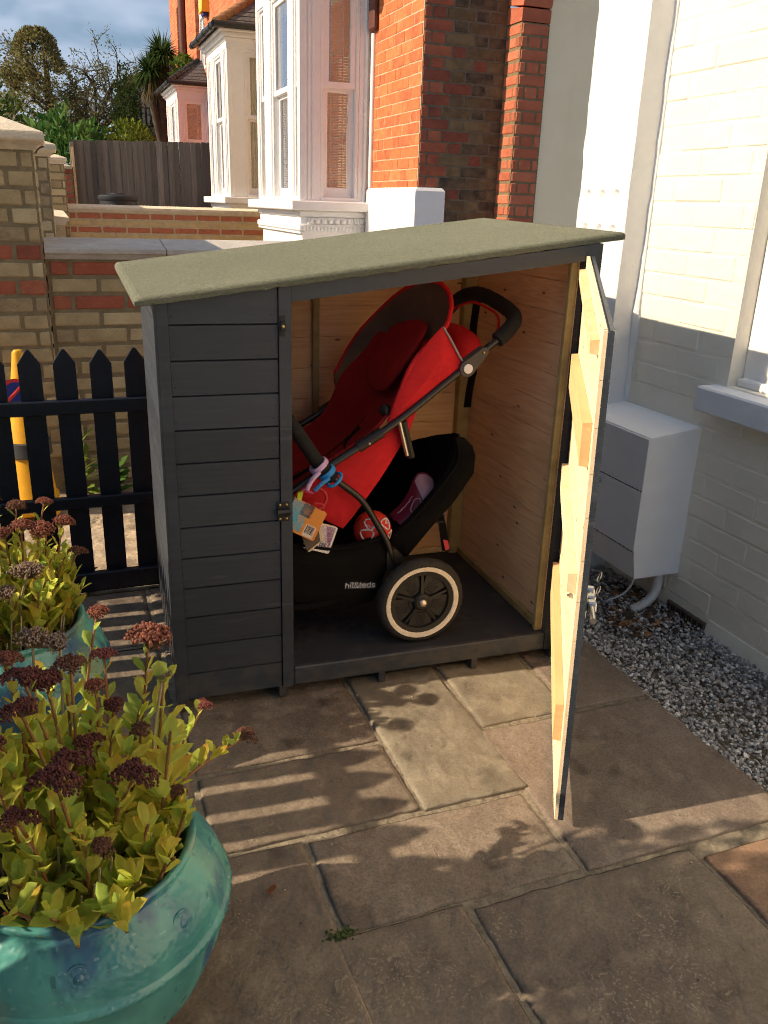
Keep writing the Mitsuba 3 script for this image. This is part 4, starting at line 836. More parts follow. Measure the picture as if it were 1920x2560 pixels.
pad = trimesh.Trimesh(v, pad.faces, process=False); pad.apply_transform(trimesh.transformations.rotation_matrix(-math.radians(55), [0, 1, 0])); pad.apply_translation((.852, 2.415, .925)); sp('head_cushion', pad, 'deep_red_cloth', SEAT, smooth=True)
sp('harness', cat(strap(G[24:34, 7] + [-.012, 0, .012], .020, .003, 1), strap(spline([(.70, 2.30, .735), (.668, 2.27, .722), (.640, 2.25, .690), (.655, 2.245, .672)], 14), .016, .003, 1)), 'black_cloth', smooth=40)
b = cbox(.742, .776, 2.226, 2.262, .778, .815, .012); sp('buckle', b, 'black_plastic', smooth=40)
# hanging side cloth under the near tube, and its twin beyond
skirt = [(.600, .655), (.690, .713), (.790, .757), (.845, .792), (.828, .735), (.800, .691), (.770, .640), (.738, .590), (.700, .538), (.665, .490), (.632, .452), (.600, .470), (.560, .494), (.522, .528), (.49, .565), (.52, .600)]
def cloth_panel(poly, y, th, bulge, seed, res=.012):
    """a sewn cloth panel in the x-z plane, gently puckered"""
    m = trimesh.creation.extrude_polygon(Polygon(poly).buffer(.006).buffer(-.004), th, engine='earcut')
    v, f = trimesh.remesh.subdivide_to_size(m.vertices, m.faces, res); v, f = np.array(v), np.array(f)
    pg = Polygon(poly); d = np.array([pg.exterior.distance(Point(a, b)) * (1 if pg.contains(Point(a, b)) else -1) for a, b in v[:, :2]])
    out = bulge * np.clip(d / .05, 0, 1) ** .7 + .006 * (meshkit.fbm(np.c_[v[:, :2] * 18, 0 * d + seed], 3, seed) - .5) * np.clip(d / .015, 0, 1)
    w = np.c_[v[:, 0], y - (v[:, 2] * 1.0) - out, v[:, 1]]
    m = trimesh.Trimesh(w, f, process=False); m.merge_vertices(); return m
sp('side_cloth', cloth_panel(skirt, 2.232, .005, .014, 2), 'red_cloth', smooth=50)
sp('side_cloth', cloth_panel(skirt, 2.610, .005, .0, 3), 'red_cloth', smooth=50)
sp('foot_board', S.M(cbox(0, .001, 0, .001, 0, .001)) if False else hull([(x, y, z) for x, z in ((.56, .50), (.62, .50), (.62, .53), (.56, .53)) for y in (2.24, 2.60)]), 'grey_plastic')
# hood
rim = np.array([(.759, 2.215, .768), (.798, 2.212, .879), (.842, 2.215, .958), (.919, 2.232, 1.021), (.950, 2.260, 1.064), (.964, 2.300, 1.108), (.955, 2.360, 1.140), (.895, 2.480, 1.116), (.851, 2.560, 1.055), (.773, 2.620, .947), (.716, 2.645, .832)])
back = np.array([(.790, 2.240, .785), (.900, 2.245, .880), (.900, 2.270, .930), (.905, 2.310, .955), (.905, 2.360, .960), (.905, 2.410, .945), (.900, 2.470, .905), (.885, 2.530, .860), (.840, 2.585, .815), (.785, 2.620, .785), (.725, 2.642, .775)])
rs, bk = spline(rim, 60), spline(back, 60); G1 = np.zeros((60, 14, 3)); cen = np.array([.80, 2.43, .84])
for i in range(60):
    for j in range(14):
        t = j / 13; p = rs[i] * (1 - t) + bk[i] * t; o = p - cen; o /= np.linalg.norm(o); p = p + o * .010 * math.sin(math.pi * t)
        p = p + .006 * (meshkit.fbm(p * 20, 3, 9) - .5) * o * (t > .05); G1[i, j] = p
o1 = np.zeros_like(G1); o1[:] = (G1 - cen) / np.linalg.norm(G1 - cen, axis=-1, keepdims=True)
HOOD = sp('hood', sheet(G1 + o1 * .004, .003), 'red_cloth', smooth=60, label='red hood with brown lining')
sp('lining', sheet(G1 - o1 * .002, .002), 'lining_cloth', HOOD, smooth=60)
sp('rim', tube(rs, np.interp(np.linspace(0, 1, 60), [0, .15, .45, .62, .75, 1], [.005, .0065, .0075, .0060, .0045, .0045]), 10), 'red_cloth', HOOD, smooth=60)
side = [(.759, .768), (.772, .812), (.798, .879), (.838, .952), (.874, 1.000), (.908, 1.035), (.930, 1.000), (.958, .955), (.985, .922), (.953, .890), (.899, .855), (.840, .815), (.800, .790)]
sp('hood_side', cloth_panel(side, 2.212, .005, .016, 6), 'red_cloth', HOOD, smooth=50)
sp('piping', tube([(.909, 2.206, 1.036), (.932, 2.200, 1.000), (.960, 2.200, .955), (.987, 2.204, .921)], .0035, 6), 'grey_piping', HOOD, smooth=True)
pod = trimesh.creation.icosphere(subdivisions=4); v = np.array(pod.vertices); v = np.sign(v) * np.abs(v) ** .85; v *= [.058, .13, .052]; v += .006 * (meshkit.fbm(v * 20 + 3, 3, 2)[:, None] - .5) * v / np.linalg.norm(v, axis=1, keepdims=True)
pod = trimesh.Trimesh(v, pod.faces, process=False); pod.apply_transform(trimesh.transformations.rotation_matrix(.6, [0, 1, 0])); pod.apply_translation((1.050, 2.44, .955)); sp('headrest', pod, 'red_cloth', smooth=True)
# second seat below, black
ln = np.array([(.992, 2.246, .712), (.968, 2.246, .598), (.916, 2.246, .520), (.854, 2.246, .446), (.786, 2.246, .381), (.700, 2.255, .345), (.60, 2.26, .33)])
lf = np.array([(.930, 2.600, .585), (.900, 2.600, .515), (.845, 2.600, .415), (.795, 2.600, .352), (.731, 2.600, .318), (.66, 2.60, .310), (.58, 2.60, .30)])
a_, b_ = spline(ln, 34), spline(lf, 34); G2 = np.zeros((34, 18, 3))
for i in range(34):
    for j in range(18):
        t = j / 17; p = a_[i] * (1 - t) + b_[i] * t; s = math.sin(math.pi * t) ** .7; top = math.exp(-i / 4.0)
        G2[i, j] = p + np.array([.028, 0, -.022]) * s + np.array([0, 0, .035]) * s * top + .006 * (meshkit.fbm(p * 14, 3, 8) - .5)
LOW = sp('rear_seat', sheet(G2, .008), 'black_cloth', smooth=60, label='black rear seat slung low behind')
wing = [(.985, .704), (1.010, .700), (1.035, .676), (1.048, .645), (1.046, .588), (.990, .505), (.915, .422), (.842, .335), (.790, .340), (.790, .405), (.846, .455), (.905, .522), (.955, .585), (.984, .640)]
sp('wing', cloth_panel(wing, 2.250, .012, .022, 11), 'black_cloth', LOW, smooth=50)
sp('wing_edge', tube(spline([(.980, 2.232, .708), (.990, 2.228, .640), (.957, 2.226, .584), (.906, 2.226, .522), (.846, 2.228, .455), (.79, 2.232, .405)], 30), .005, 8), 'black_cloth', LOW, smooth=True)
sp('wing', hull([(x, y, z) for x, z in ((.93, .60), (1.00, .59), (1.03, .52), (.90, .40), (.80, .30), (.78, .34)) for y in (2.60, 2.62)]), 'black_cloth', LOW)
sp('tail_strap', cat(strap(spline([(.953, 2.262, .455), (.962, 2.26, .425), (.972, 2.258, .370), (.982, 2.262, .330)], 14), .024, .004)), 'black_cloth', LOW, smooth=40)
sp('strap_label', hull([(x, y, z) for x, z in ((.966, .372), (.982, .368), (.990, .338), (.976, .334)) for y in (2.2525, 2.2535)]), 'label_red', LOW); sp('strap_buckle', cat(tube([(.942, 2.258, .452), (.966, 2.258, .452), (.968, 2.258, .430), (.945, 2.258, .430)], .003, 6, closed=True)), 'black_plastic', LOW)
# bumper bar with foam grip
bb = spline([(.385, 2.30, .875), (.43, 2.215, .835), (.481, 2.188, .769), (.520, 2.186, .710), (.558, 2.186, .655), (.585, 2.186, .628), (.630, 2.186, .590), (.672, 2.186, .553), (.705, 2.186, .505), (.730, 2.188, .462), (.756, 2.190, .415), (.790, 2.195, .33), (.86, 2.198, .245)], 80)
BB = sp('bumper_bar', tube(bb, .0098, 12), 'black_tube', smooth=50); sp('grip', tube(bb[:36], .0195, 14), 'black_foam', BB, smooth=60)
# basket
bk_poly = [(.40, .395), (.47, .425), (.56, .408), (.640, .402), (.745, .425), (.782, .380), (.784, .343), (.760, .300), (.745, .262), (.722, .214), (.66, .205), (.57, .204), (.50, .214), (.44, .235), (.40, .28)]
BK = sp('basket', cloth_panel(bk_poly, 2.212, .004, .020, 14), 'mesh_cloth', smooth=50, label='black mesh under-basket with white lettering')
sp('basket_far', cloth_panel(bk_poly, 2.62, .004, -.01, 15), 'mesh_cloth', BK, smooth=50)
sp('basket_floor', sheet(np.array([[(x, y, z) for y in np.linspace(2.205, 2.62, 8)] for x, z in ((.40, .28), (.44, .235), (.50, .214), (.57, .204), (.66, .205), (.722, .214), (.745, .262))]), .004), 'mesh_cloth', BK, smooth=40)
sp('basket_edge', tube(spline([(.40, 2.20, .395), (.47, 2.196, .425), (.56, 2.194, .408), (.640, 2.192, .402), (.745, 2.196, .425)], 24), .006, 8), 'black_cloth', BK, smooth=True)
sp('heel_cup', hull([(.775 + dx, y, .345 + dz_) for y in (2.188, 2.215) for dx, dz_ in ((-.014, -.03), (.030, -.024), (.038, .012), (.012, .040), (-.016, .030))]), 'black_plastic', BK, smooth=30)
tx = meshkit.text_mesh('hil&teds', .0185, .0008); tx.apply_transform(trimesh.transformations.rotation_matrix(math.pi / 2, [1, 0, 0])); tx.apply_transform(trimesh.transformations.rotation_matrix(.075, [0, 1, 0])); tx.apply_translation((.629, 2.1862, .274)); sp('lettering', tx, 'white_print', BK)

# things lying in the seats or hanging from the bar
BALL = thing('football', 'red and white football in the dark seat behind the bumper bar', 'ball')
bl = trimesh.creation.icosphere(subdivisions=5); bc, br = np.array([.735, 2.262, .425]), .0575
put('skin', S.M(trimesh.Trimesh(np.array(bl.vertices) * br + bc, bl.faces, process=False)), 'ball_red', BALL, smooth=True)
def on_ball(c, pts, h=.0006):
    c = np.array(c, float); c /= np.linalg.norm(c); a = np.cross(c, [0, 0, 1.0]); a /= np.linalg.norm(a); b = np.cross(a, c)
    o = [c + a * u - b * -w for u, w in pts]; return [bc + (br + h) * p / np.linalg.norm(p) for p in o]
pan = [((-.55, -.82, .02), .42), ((.15, -.93, -.35), .40), ((.55, -.70, .55), .36), ((-.35, -.72, .62), .36), ((-.2, -.7, -.70), .36), ((.8, -.55, -.2), .34)]
ms = []
for c, r in pan:
    for k in range(3):
        a0 = k * 2.094 + .5; ms.append(tube(on_ball(c, [(r * math.cos(a0 + t) * (1 - .28 * math.sin(t / 1.9 * math.pi)), r * math.sin(a0 + t) * (1 - .28 * math.sin(t / 1.9 * math.pi))) for t in np.linspace(0, 1.9, 16)]), .0026, 6))
put('stripes', S.M(cat(ms)), 'ball_white', BALL, smooth=True)
def ball_text(s, u0, w0, h, ang):
    m = meshkit.text_mesh(s, h, .0004); v = np.array(m.vertices); v[:, 0] -= v[:, 0].mean(); c, n = math.cos(ang), math.sin(ang); x, y = v[:, 0] * c - v[:, 1] * n + u0, v[:, 0] * n + v[:, 1] * c + w0
    return trimesh.Trimesh(np.c_[bc[0] + x, bc[1] - np.sqrt(np.maximum(br ** 2 - x ** 2 - y ** 2, 0)) - .0004 - v[:, 2], bc[2] + y], m.faces, process=False)
put('print', S.M(cat(ball_text('2016', -.020, .030, .006, 2.9))), 'ball_white', BALL)
put('barcode', S.M(cat([ball_text('I', .028 + .0022 * j, .030 - .0004 * j, .010, -.2) for j in range(6)])), 'ball_white', BALL)
KN = thing('knitted_hat', 'plum and mauve patterned knitted hat lying on the black rear seat', 'hat')
hp_ = spline([(.812, 2.33, .438), (.862, 2.33, .490), (.885, 2.33, .540), (.905, 2.335, .568), (.935, 2.34, .562), (.972, 2.34, .505)], 24); hq_ = spline([(.840, 2.285, .418), (.880, 2.275, .420), (.915, 2.275, .425), (.935, 2.28, .432), (.955, 2.285, .448), (.972, 2.30, .480)], 24)
G3 = np.array([[hp_[i] * (1 - t) + hq_[i] * t + np.array([0, -.022 * math.sin(math.pi * t), 0]) + .008 * (meshkit.fbm(hp_[i] * 30 + t * 4, 3, 3) - .5) for t in np.linspace(0, 1, 14)] for i in range(24)])
put('knit', S.M(sheet(G3, .006)), 'knit_plum', KN, smooth=60)
put('crown', S.M(sheet(np.array([[hp_[i] * (1 - t) + hq_[i] * t + np.array([0, -.022 * math.sin(math.pi * t) - .005, 0]) for t in np.linspace(.02, .45, 6)] for i in range(12, 24)]), .004)), 'knit_mauve', KN, smooth=60)
def kl(i, t): i = int(i); return hp_[i] * (1 - t) + hq_[i] * t + np.array([0, -.022 * math.sin(math.pi * t) - .007, 0])
put('pattern', S.M(cat(tube([kl(i, .55 + .02 * math.sin(i)) for i in range(3, 20)], .0028, 6), tube([kl(9 + 2.6 * math.cos(a), .36 + .14 * math.sin(a)) for a in np.linspace(0, 6.28, 18)], .0026, 6), tube([kl(13 + j, .62 + .05 * (j % 2)) for j in range(7)], .0024, 6), tube([kl(i, .1 + .02 * (i % 2)) for i in range(2, 10)], .0024, 6))), 'knit_mauve', KN, smooth=True)
TC = thing('teething_rings', 'lilac and blue plastic links clipped round the bumper bar grip', 'toy')
def loop(c, u, w, ru, rw, r, n=26): return tube([np.array(c) + np.array(u) * ru * math.cos(t) + np.array(w) * rw * math.sin(t) for t in np.linspace(0, 6.283, n)[:-1]], r, 8, closed=True)
ax = np.array([.62, 0, -.785]); pn = np.array([.785, 0, .62])
put('lilac_ring', S.M(cat(*[loop(np.array([.548, 2.186, .662]) + ax * .004 * j, (0, 1, 0), pn, .026, .026, .0042) for j in (-1, 0, 1)])), 'toy_lilac', TC, smooth=True)
put('blue_ring', S.M(cat(*[loop(np.array([.571, 2.186, .640]) + ax * .0045 * j, (0, 1, 0), pn, .024, .024, .0042) for j in (-1, 0, 1)], loop((.590, 2.17, .622), (0, 1, .2), pn, .022, .024, .0045))), 'toy_blue', TC, smooth=True)
put('lilac_tail', S.M(tube(spline([(.545, 2.163, .650), (.522, 2.160, .628), (.508, 2.16, .602)], 10), .007, 8)), 'toy_lilac', TC, smooth=True); put('blue_tail', S.M(tube(spline([(.572, 2.158, .632), (.548, 2.156, .616), (.530, 2.157, .598)], 10), .006, 8)), 'toy_blue', TC, smooth=True)
put('lime_tab', S.M(hull([(x, y, z) for x, z in ((.484, .592), (.500, .598), (.494, .566), (.480, .560)) for y in (2.166, 2.172)])), 'toy_lime', TC); put('pink_cord', S.M(cat(*[loop((.500 + .006 * j, 2.165, .602 - .003 * j), (1, 0, .3), (0, 1, 0), .005, .005, .0018, 10) for j in range(5)])), 'toy_pink', TC, smooth=True)
put('red_loop', S.M(cat(tube(spline([(.52, 2.172, .600), (.556, 2.168, .594), (.566, 2.166, .570), (.552, 2.165, .545), (.520, 2.166, .538)], 24), .0042, 8), tube(spline([(.516, 2.166, .545), (.535, 2.16, .56), (.556, 2.162, .548), (.55, 2.165, .53)], 18), .003, 6))), 'label_red', TC, smooth=True)
def book(label, quad, y, th, bands):
    """board book: a rounded slab with coloured cover fields; quad = its four corners in the x-z plane, first edge is the top"""
    Bk = thing('board_book', label, 'book', 'small board books hanging from the bumper bar'); q = np.array(quad); P = Polygon(q).buffer(-.006).buffer(.006)
    def flat(p, y0, y1): return S.M(wedge(np.array(p.exterior.coords)[:-1], y0, y1, 1))
    put('pages', flat(P.buffer(-.0008), y, y + th), 'card_edge', Bk)
    for (u0, u1, w0, w1), mat in bands:
        f = lambda u, w: (q[0] * (1 - u) + q[1] * u) * (1 - w) + (q[3] * (1 - u) + q[2] * u) * w
        c = Polygon([f(u0, w0), f(u1, w0), f(u1, w1), f(u0, w1)]).intersection(P)
        if c.area > 1e-7: put('cover_field', flat(c if c.geom_type == 'Polygon' else max(c.geoms, key=lambda a: a.area), y - .0011, y - .0002), mat, Bk)
    u0, u1, w0, w1 = bands[-1][0]; ms = []
    for j in range(9):
        a = u0 + (u1 - u0) * (.12 + .085 * j); b = a + (u1 - u0) * (.03 + .03 * (j % 3 == 0))
        ms.append(flat(Polygon([f(a, w0 + .1 * (w1 - w0)), f(b, w0 + .1 * (w1 - w0)), f(b, w0 + .75 * (w1 - w0)), f(a, w0 + .75 * (w1 - w0))]), y - .0017, y - .0012))
    put('barcode', cat(ms), 'card_dark', Bk); return Bk
book('blue and orange board book with a barcode, frontmost of the hanging books', [(.474, .582), (.566, .528), (.526, .446), (.434, .500)], 2.158, .011, [((0, 1, 0, 1), 'card_orange'), ((0, .52, .02, .92), 'card_cyan'), ((.30, .62, 0, .40), 'card_dark'), ((.40, .54, .12, .34), 'card_skin'), ((.60, .92, .56, .96), 'card_white')])
book('dark brown board book with thick page edges, middle of the hanging books', [(.485, .492), (.551, .493), (.557, .440), (.515, .404)], 2.172, .016, [((0, .86, 0, .92), 'card_brown'), ((.30, .44, .42, .56), 'card_dark')])
book('purple and green board book with a barcode, lowest of the hanging books', [(.530, .496), (.608, .468), (.580, .388), (.502, .416)], 2.192, .010, [((0, 1, 0, 1), 'card_white'), ((.03, .93, .04, .90), 'card_purple'), ((.03, .36, .62, .94), 'card_green'), ((.50, .86, .62, .90), 'card_white')])
# ------------------------------------------------------------------ picket fences
def picket_fence(label, group, fr, u0, u1, first, pitch, tip, rails, w=.070, seed=1, name='picket_fence'):
    """pickets behind rails; fr: x along, y away from the rail side"""
    Fc = thing(name, label, 'fence', group); g = random.Random(seed)
    for z0, z1 in rails: put('rail', fr.box(u0, u1, -.030, -.0015, z0, z1, .004), 'black_paint', Fc)
    k0 = math.ceil((u0 + w / 2 - first) / pitch)
    for k in range(k0, int((u1 - first) / pitch) + 1):
        u = first + k * pitch + g.uniform(-.002, .002)
        if u + w / 2 > u1: continue
        t = tip + g.uniform(-.003, .003); l = g.uniform(-.004, .004)
        p = [(u - w / 2, .012), (u + w / 2, .012), (u + w / 2 + l, t - .046), (u + w * .06 + l, t), (u - w * .06 + l, t), (u - w / 2 + l, t - .046)]
        put('picket', fr.M(wedge(p, 0, .019, 1)), 'black_paint', Fc)
    return Fc
f1 = Frame(0, 2.945, 0, 0)
picket_fence('black picket fence standing between the plant pots and the brick wall, left of the shed', None, f1, -.86, .40, -.009, .1100, .874, [(.664, .712), (.330, .372), (.012, .085)], seed=3)
f2 = Frame(-.735, 0, 0, math.pi / 2)
picket_fence('black picket fence along the street side behind the plant pots', None, f2, -1.6, 2.93, 1.533, .1015, .878, [(.752, .792), (.405, .450), (.012, .07)], seed=4)

# yellow no-waiting cone behind the fence
CN = thing('traffic_cone', 'yellow no-waiting cone with a round badge standing behind the picket fence', 'traffic cone')
cx, cy_ = -.195, 3.9
put('body', lathe([(.0, .726), (.014, .725), (.022, .714), (.062, .44), (.084, .33), (.084, .325)], 40, (cx, cy_, 0)), 'yellow_plastic', CN, smooth=40)
put('collar', lathe([(.088, .335), (.096, .33), (.098, .27), (.084, .262), (.0, .262)], 40, (cx, cy_, 0)), 'grey_plastic', CN, smooth=40)
put('base', cat(lathe([(.080, .262), (.085, .20), (.10, .07)], 40, (cx, cy_, 0)), cbox(cx - .105, cx + .105, cy_ - .105, cy_ + .105, .0, .07, .012)), 'yellow_plastic', CN, smooth=30)
def disc(r, th, x, y, z, tilt=-.16):
    d = trimesh.creation.cylinder(r, th, sections=36); d.apply_transform(trimesh.transformations.rotation_matrix(math.pi / 2 + tilt, [1, 0, 0])); d.apply_translation((x, y, z)); return d
BG = put('badge', disc(.058, .004, cx - .022, cy_ - .060, .555), 'sign_red', CN); put('badge_field', disc(.044, .005, cx - .022, cy_ - .0605, .555), 'sign_blue', BG); put('badge_bar', hull([(cx - .022 + u * .7071 - w * .7071, cy_ - .0635 + .16 * (u * .7071 + w * .7071), .555 + u * .7071 + w * .7071) for u in (-.05, .05) for w in (-.007, .007)] + [(cx - .022, cy_ - .066, .555)]), 'sign_red', BG)

# ------------------------------------------------------------------ leaves
def leaf_mesh(L, w, tooth, cup, bend, col, tip, seed, n=8, shape=1.30):
    """one leaf along +x, upper side +z; obovate, with a few blunt teeth; returns mesh and vertex colours"""
    g = np.random.default_rng(seed); V, Cc = [], []
    for i in range(n):
        t = i / (n - 1); hw = w / 2 * (math.sin(math.pi * min(1, t ** shape * .97 + .015))) ** .62 if 0 < t < 1 else (.10 * w if t == 0 else .0)
        hw *= 1 + (tooth * (1 if i % 2 else -1) if 2 <= i < n - 1 else 0); z = bend * t * t * L
        for s in (-1, 0, 1):
            V.append((t * L, s * hw, z + cup * abs(s) * hw * 1.0)); c = np.array(col) * (1 - t ** 3) + np.array(tip) * t ** 3; Cc.append(c * (1.0 if s else .86) * (.94 + .12 * g.random()))
    F = []
    for i in range(n - 1):
        for s in (0, 1): a = i * 3 + s; F += [(a, a + 3, a + 4), (a, a + 4, a + 1)]
    return trimesh.Trimesh(np.array(V), np.array(F), process=False), np.clip(np.array(Cc), 0, 1)
LEAFP = [((.68, .72, .12), (.70, .68, .10)), ((.60, .70, .14), (.64, .68, .12)), ((.72, .72, .14), (.76, .56, .11)), ((.52, .64, .14), (.58, .66, .14)), ((.70, .68, .12), (.76, .42, .08)), ((.42, .56, .12), (.46, .58, .12)), ((.76, .75, .18), (.75, .70, .14)), ((.64, .67, .12), (.70, .56, .11))]
_leaves = []
for i in range(16):
    c, t = LEAFP[i % 8]; m, col = leaf_mesh(1.0, .40 + .05 * (i % 3), .08 + .03 * (i % 2), .28 + .12 * (i % 3), (-.10, .10, .22)[i % 3], c, t, i)
    _leaves.append((m, col, mikit.ply(m, 'sedum_leaf', smooth=True, color=col)))
def look(p, d, up, s, roll=0.0):
    x = np.asarray(d, float); x = x / np.linalg.norm(x); y = np.cross(up, x); y /= np.linalg.norm(y) + 1e-9; z = np.cross(x, y); c, n = math.cos(roll), math.sin(roll)
    M = np.eye(4); M[:3, 0] = x * s; M[:3, 1] = (y * c + z * n) * s; M[:3, 2] = (z * c - y * n) * s; M[:3, 3] = p; return M
def head_mesh(r, seed, colA, colB, dens=1.0, flat=.48):
    """domed flower head: many small florets on short stalks"""
    g = np.random.default_rng(seed); ico = trimesh.creation.icosahedron(); bv, bf = np.array(ico.vertices), np.array(ico.faces); V, F, Cc = [], [], []; n = int(430 * dens); k = 0
    lob = [(g.random() * 6.28, .25 + .55 * g.random(), .32 + .22 * g.random()) for _ in range(9)]
    for j in range(n):
        a, q, lr = lob[j % 9]; c = np.array([q * math.cos(a), q * math.sin(a)]) * .72; p2 = c + lr * math.sqrt(g.random()) * np.array([math.cos(t := g.random() * 6.28), math.sin(t)])
        rr = np.linalg.norm(p2); z = flat * (1 - .75 * rr * rr) + .10 * (1 - (np.linalg.norm(p2 - c) / lr) ** 2) + .06 * g.normal(); s = (.046 + .024 * g.random()) * (1 if dens > .6 else .8)
        v = bv * s * np.array([1, 1, 1.15]) * (1 + .25 * (g.random((12, 1)) - .5)) + [p2[0], p2[1], z]; V.append(v); F.append(bf + 12 * k); k += 1
        col = (np.array(colA) * (1 - (u := g.random() ** 1.3)) + np.array(colB) * u) * (.65 + .6 * g.random()); Cc.append(np.repeat(col[None], 12, 0))
        if j % 3 == 0 or dens < .6:
            st = np.array([[0, 0, -.12], [p2[0] * .5, p2[1] * .5, z * .35 - .03], [p2[0], p2[1], z]]); tm = tube(st, .016, 4, cap=False); V.append(np.array(tm.vertices)); F.append(np.array(tm.faces) + sum(len(x) for x in V[:-1]) - 0); Cc.append(np.repeat(np.array([[.22, .14, .07]]), len(tm.vertices), 0))
    # index offsets are rebuilt here so florets and stalks can be mixed
    off, FF = 0, []
    for v, f in zip(V, F): f = f - f.min() + off; FF.append(f); off += len(v)
    return trimesh.Trimesh(np.vstack(V) * r, np.vstack(FF), process=False), np.clip(np.vstack(Cc), 0, 1)
HEADC = {'dark': ((.070, .017, .014), (.115, .034, .024)), 'red': ((.155, .042, .028), (.25, .095, .052)), 'pink': ((.17, .032, .036), (.24, .085, .060)), 'dry': ((.20, .135, .10), (.30, .21, .16)), 'brown': ((.10, .040, .025), (.16, .070, .040))}
_heads = {}
for kk, (a, b) in HEADC.items():
    for v in range(2):
        m, c = head_mesh(1.0, 31 + v + 7 * len(kk), a, b, .42 if kk == 'dry' else 1.0); _heads[kk, v] = mikit.ply(m, 'florets', color=c, smooth=True)
bs('stem_red', tone((.26, .085, .040), (.20, .12, .045), 60), .6); bs('stem_dry', (.36, .29, .17), .8)
def sedum(label, potlabel, cx, cy, heads, shoots, seed, rot):
    POT = thing('plant_pot', potlabel, 'plant pot', None)
    prof = [(.0, .0), (.10, .0), (.15, .03), (.195, .10), (.225, .18), (.2345, .232), (.2385, .236), (.2425, .243), (.2390, .250), (.2345, .254), (.230, .278), (.216, .306), (.199, .327), (.187, .338), (.1835, .346), (.1885, .354), (.1885, .361), (.182, .3645), (.173, .358), (.167, .335), (.160, .28), (.10, .27), (.0, .27)]
    m = lathe(spline(prof, 150) if False else prof, 120, (0, 0, 0)); v, f = trimesh.remesh.subdivide(m.vertices, m.faces); v = np.array(v); rr = np.hypot(v[:, 0], v[:, 1]); an = np.arctan2(v[:, 1], v[:, 0]); out = (rr > .15) & (v[:, 2] > .02)
    d = .003 * (meshkit.fbm(v * 18 + seed, 3, seed) - .5) + np.exp(-((v[:, 2] - .243) / .006) ** 2) * .0016 * np.sin(an * 110 + 60 * (v[:, 2] - .243) * 20)
    v[:, :2] *= (1 + np.where(out, d, 0) / np.maximum(rr, 1e-6))[:, None]
    m = trimesh.Trimesh(v + [cx, cy, 0], f, process=False); put('body', m, 'pot_glaze', POT, smooth=True)
    for a in rot:
        a = math.radians(a); c, n = math.cos(a), math.sin(a); rm = []
        for j in range(8):
            t = j * .785; s = trimesh.creation.icosphere(subdivisions=2, radius=.0070); s.apply_scale((.32, 1, 1)); s.apply_translation((0, .0095 * math.cos(t), .0095 * math.sin(t))); rm.append(s)
        s = trimesh.creation.icosphere(subdivisions=2, radius=.009); s.apply_scale((.5, 1, 1)); rm.append(s); rm.append(tube([(-.001, .0185 * math.cos(t), .0185 * math.sin(t)) for t in np.linspace(0, 6.283, 25)[:-1]], .0028, 6, closed=True))
        r = cat(rm); r.apply_transform(trimesh.transformations.rotation_matrix(-.45, [0, 1, 0])); r.apply_transform(trimesh.transformations.rotation_matrix(a, [0, 0, 1])); r.apply_translation((cx + .2175 * c, cy + .2175 * n, .298)); put('rosette', r, 'pot_glaze', POT, smooth=40)
    put('soil', lathe([(.166, .300), (.12, .308), (.0, .315)], 40, (cx, cy, 0)), 'soil', POT)
    PL = thing('sedum_plant', label, 'plant', None); g = random.Random(seed); cand = []
    def stem(base, top, dry, kind, r, hv, nl, L0, low):
        base, top = np.array(base, float), np.array(top, float); mid = (base + top) / 2 + np.array([g.uniform(-.012, .012), g.uniform(-.012, .012), .02]); p = spline([base, mid, top], 14)
        st = put('stem', tube(p, np.linspace(.0036, .0024, 14), 6), 'stem_dry' if dry else 'stem_red', PL, smooth=True)
        if kind:
            M = look(p[-1] - np.array([0, 0, .004]), (math.cos(a0 := g.uniform(0, 6.28)), math.sin(a0), g.uniform(-.12, .12)), np.array([0, 0, 1.0]), r); put_dict('flower_head', _heads[kind, hv], PL, M)
        a = g.uniform(0, 6.28)
        for j in range(nl):
            t = low + (1 - low - (.06 if kind else 0)) * j / max(1, nl - 1); q = p[min(13, int(t * 13))]; a += 2.2 + g.uniform(-.4, .4) if j % 2 else math.pi + g.uniform(-.25, .25)
            l = L0 * (1.10 - .55 * t if kind else (.75 + .4 * math.sin(math.pi * (1 - t)))) * g.uniform(.75, 1.15); el = g.uniform(.35, .95) + .3 * t
            d = np.array([math.cos(a) * math.cos(el), math.sin(a) * math.cos(el), math.sin(el)]); cand.append((q, d, l, g.uniform(-.5, .5), g.randrange(16)))
    for (x, y, z, r, kind, nl) in heads:
        b = np.array([cx + (x - cx) * .55 + g.uniform(-.03, .03), cy + (y - cy) * .5 + g.uniform(-.03, .03)]); d = b - [cx, cy]; dl = np.linalg.norm(d)
        if dl > .14: b = np.array([cx, cy]) + d / dl * .14
        stem((b[0], b[1], .305), (x, y, z), kind == 'dry', kind, r, g.randrange(2), int(nl * 2.2), .058, .10)
    for k in range(36):
        t, q = g.uniform(0, 6.28), .190 * math.sqrt(g.random()); shoots = shoots + [(cx + q * math.cos(t), cy + q * math.sin(t), .39 + .20 * g.random() + .03 * math.sin(t), 10, .056)]
    for (x, y, z, nl, L0) in shoots:
        d = np.array([x - cx, y - cy]); dl = np.linalg.norm(d); b = np.array([cx, cy]) + d * min(.75, .145 / max(dl, 1e-6)); stem((b[0], b[1], .30), (x, y, z), False, None, 0, 0, int(nl * 1.4), L0 * 1.0, .15)
    view = np.array([0, 0, 1.35]); cand.sort(key=lambda c: -c[2] / np.linalg.norm(c[0] - view)); rest, rc, off = [], [], 0
    for i, (q, d, l, ro, kv) in enumerate(cand):
        M = look(q, d, np.array([0, 0, 1.0]), l, ro)
        if i < 295: put_dict('leaf', _leaves[kv][2], PL, M)
        else:
            m = _leaves[kv][0].copy(); m.apply_transform(M); rest.append(m); rc.append(_leaves[kv][1])
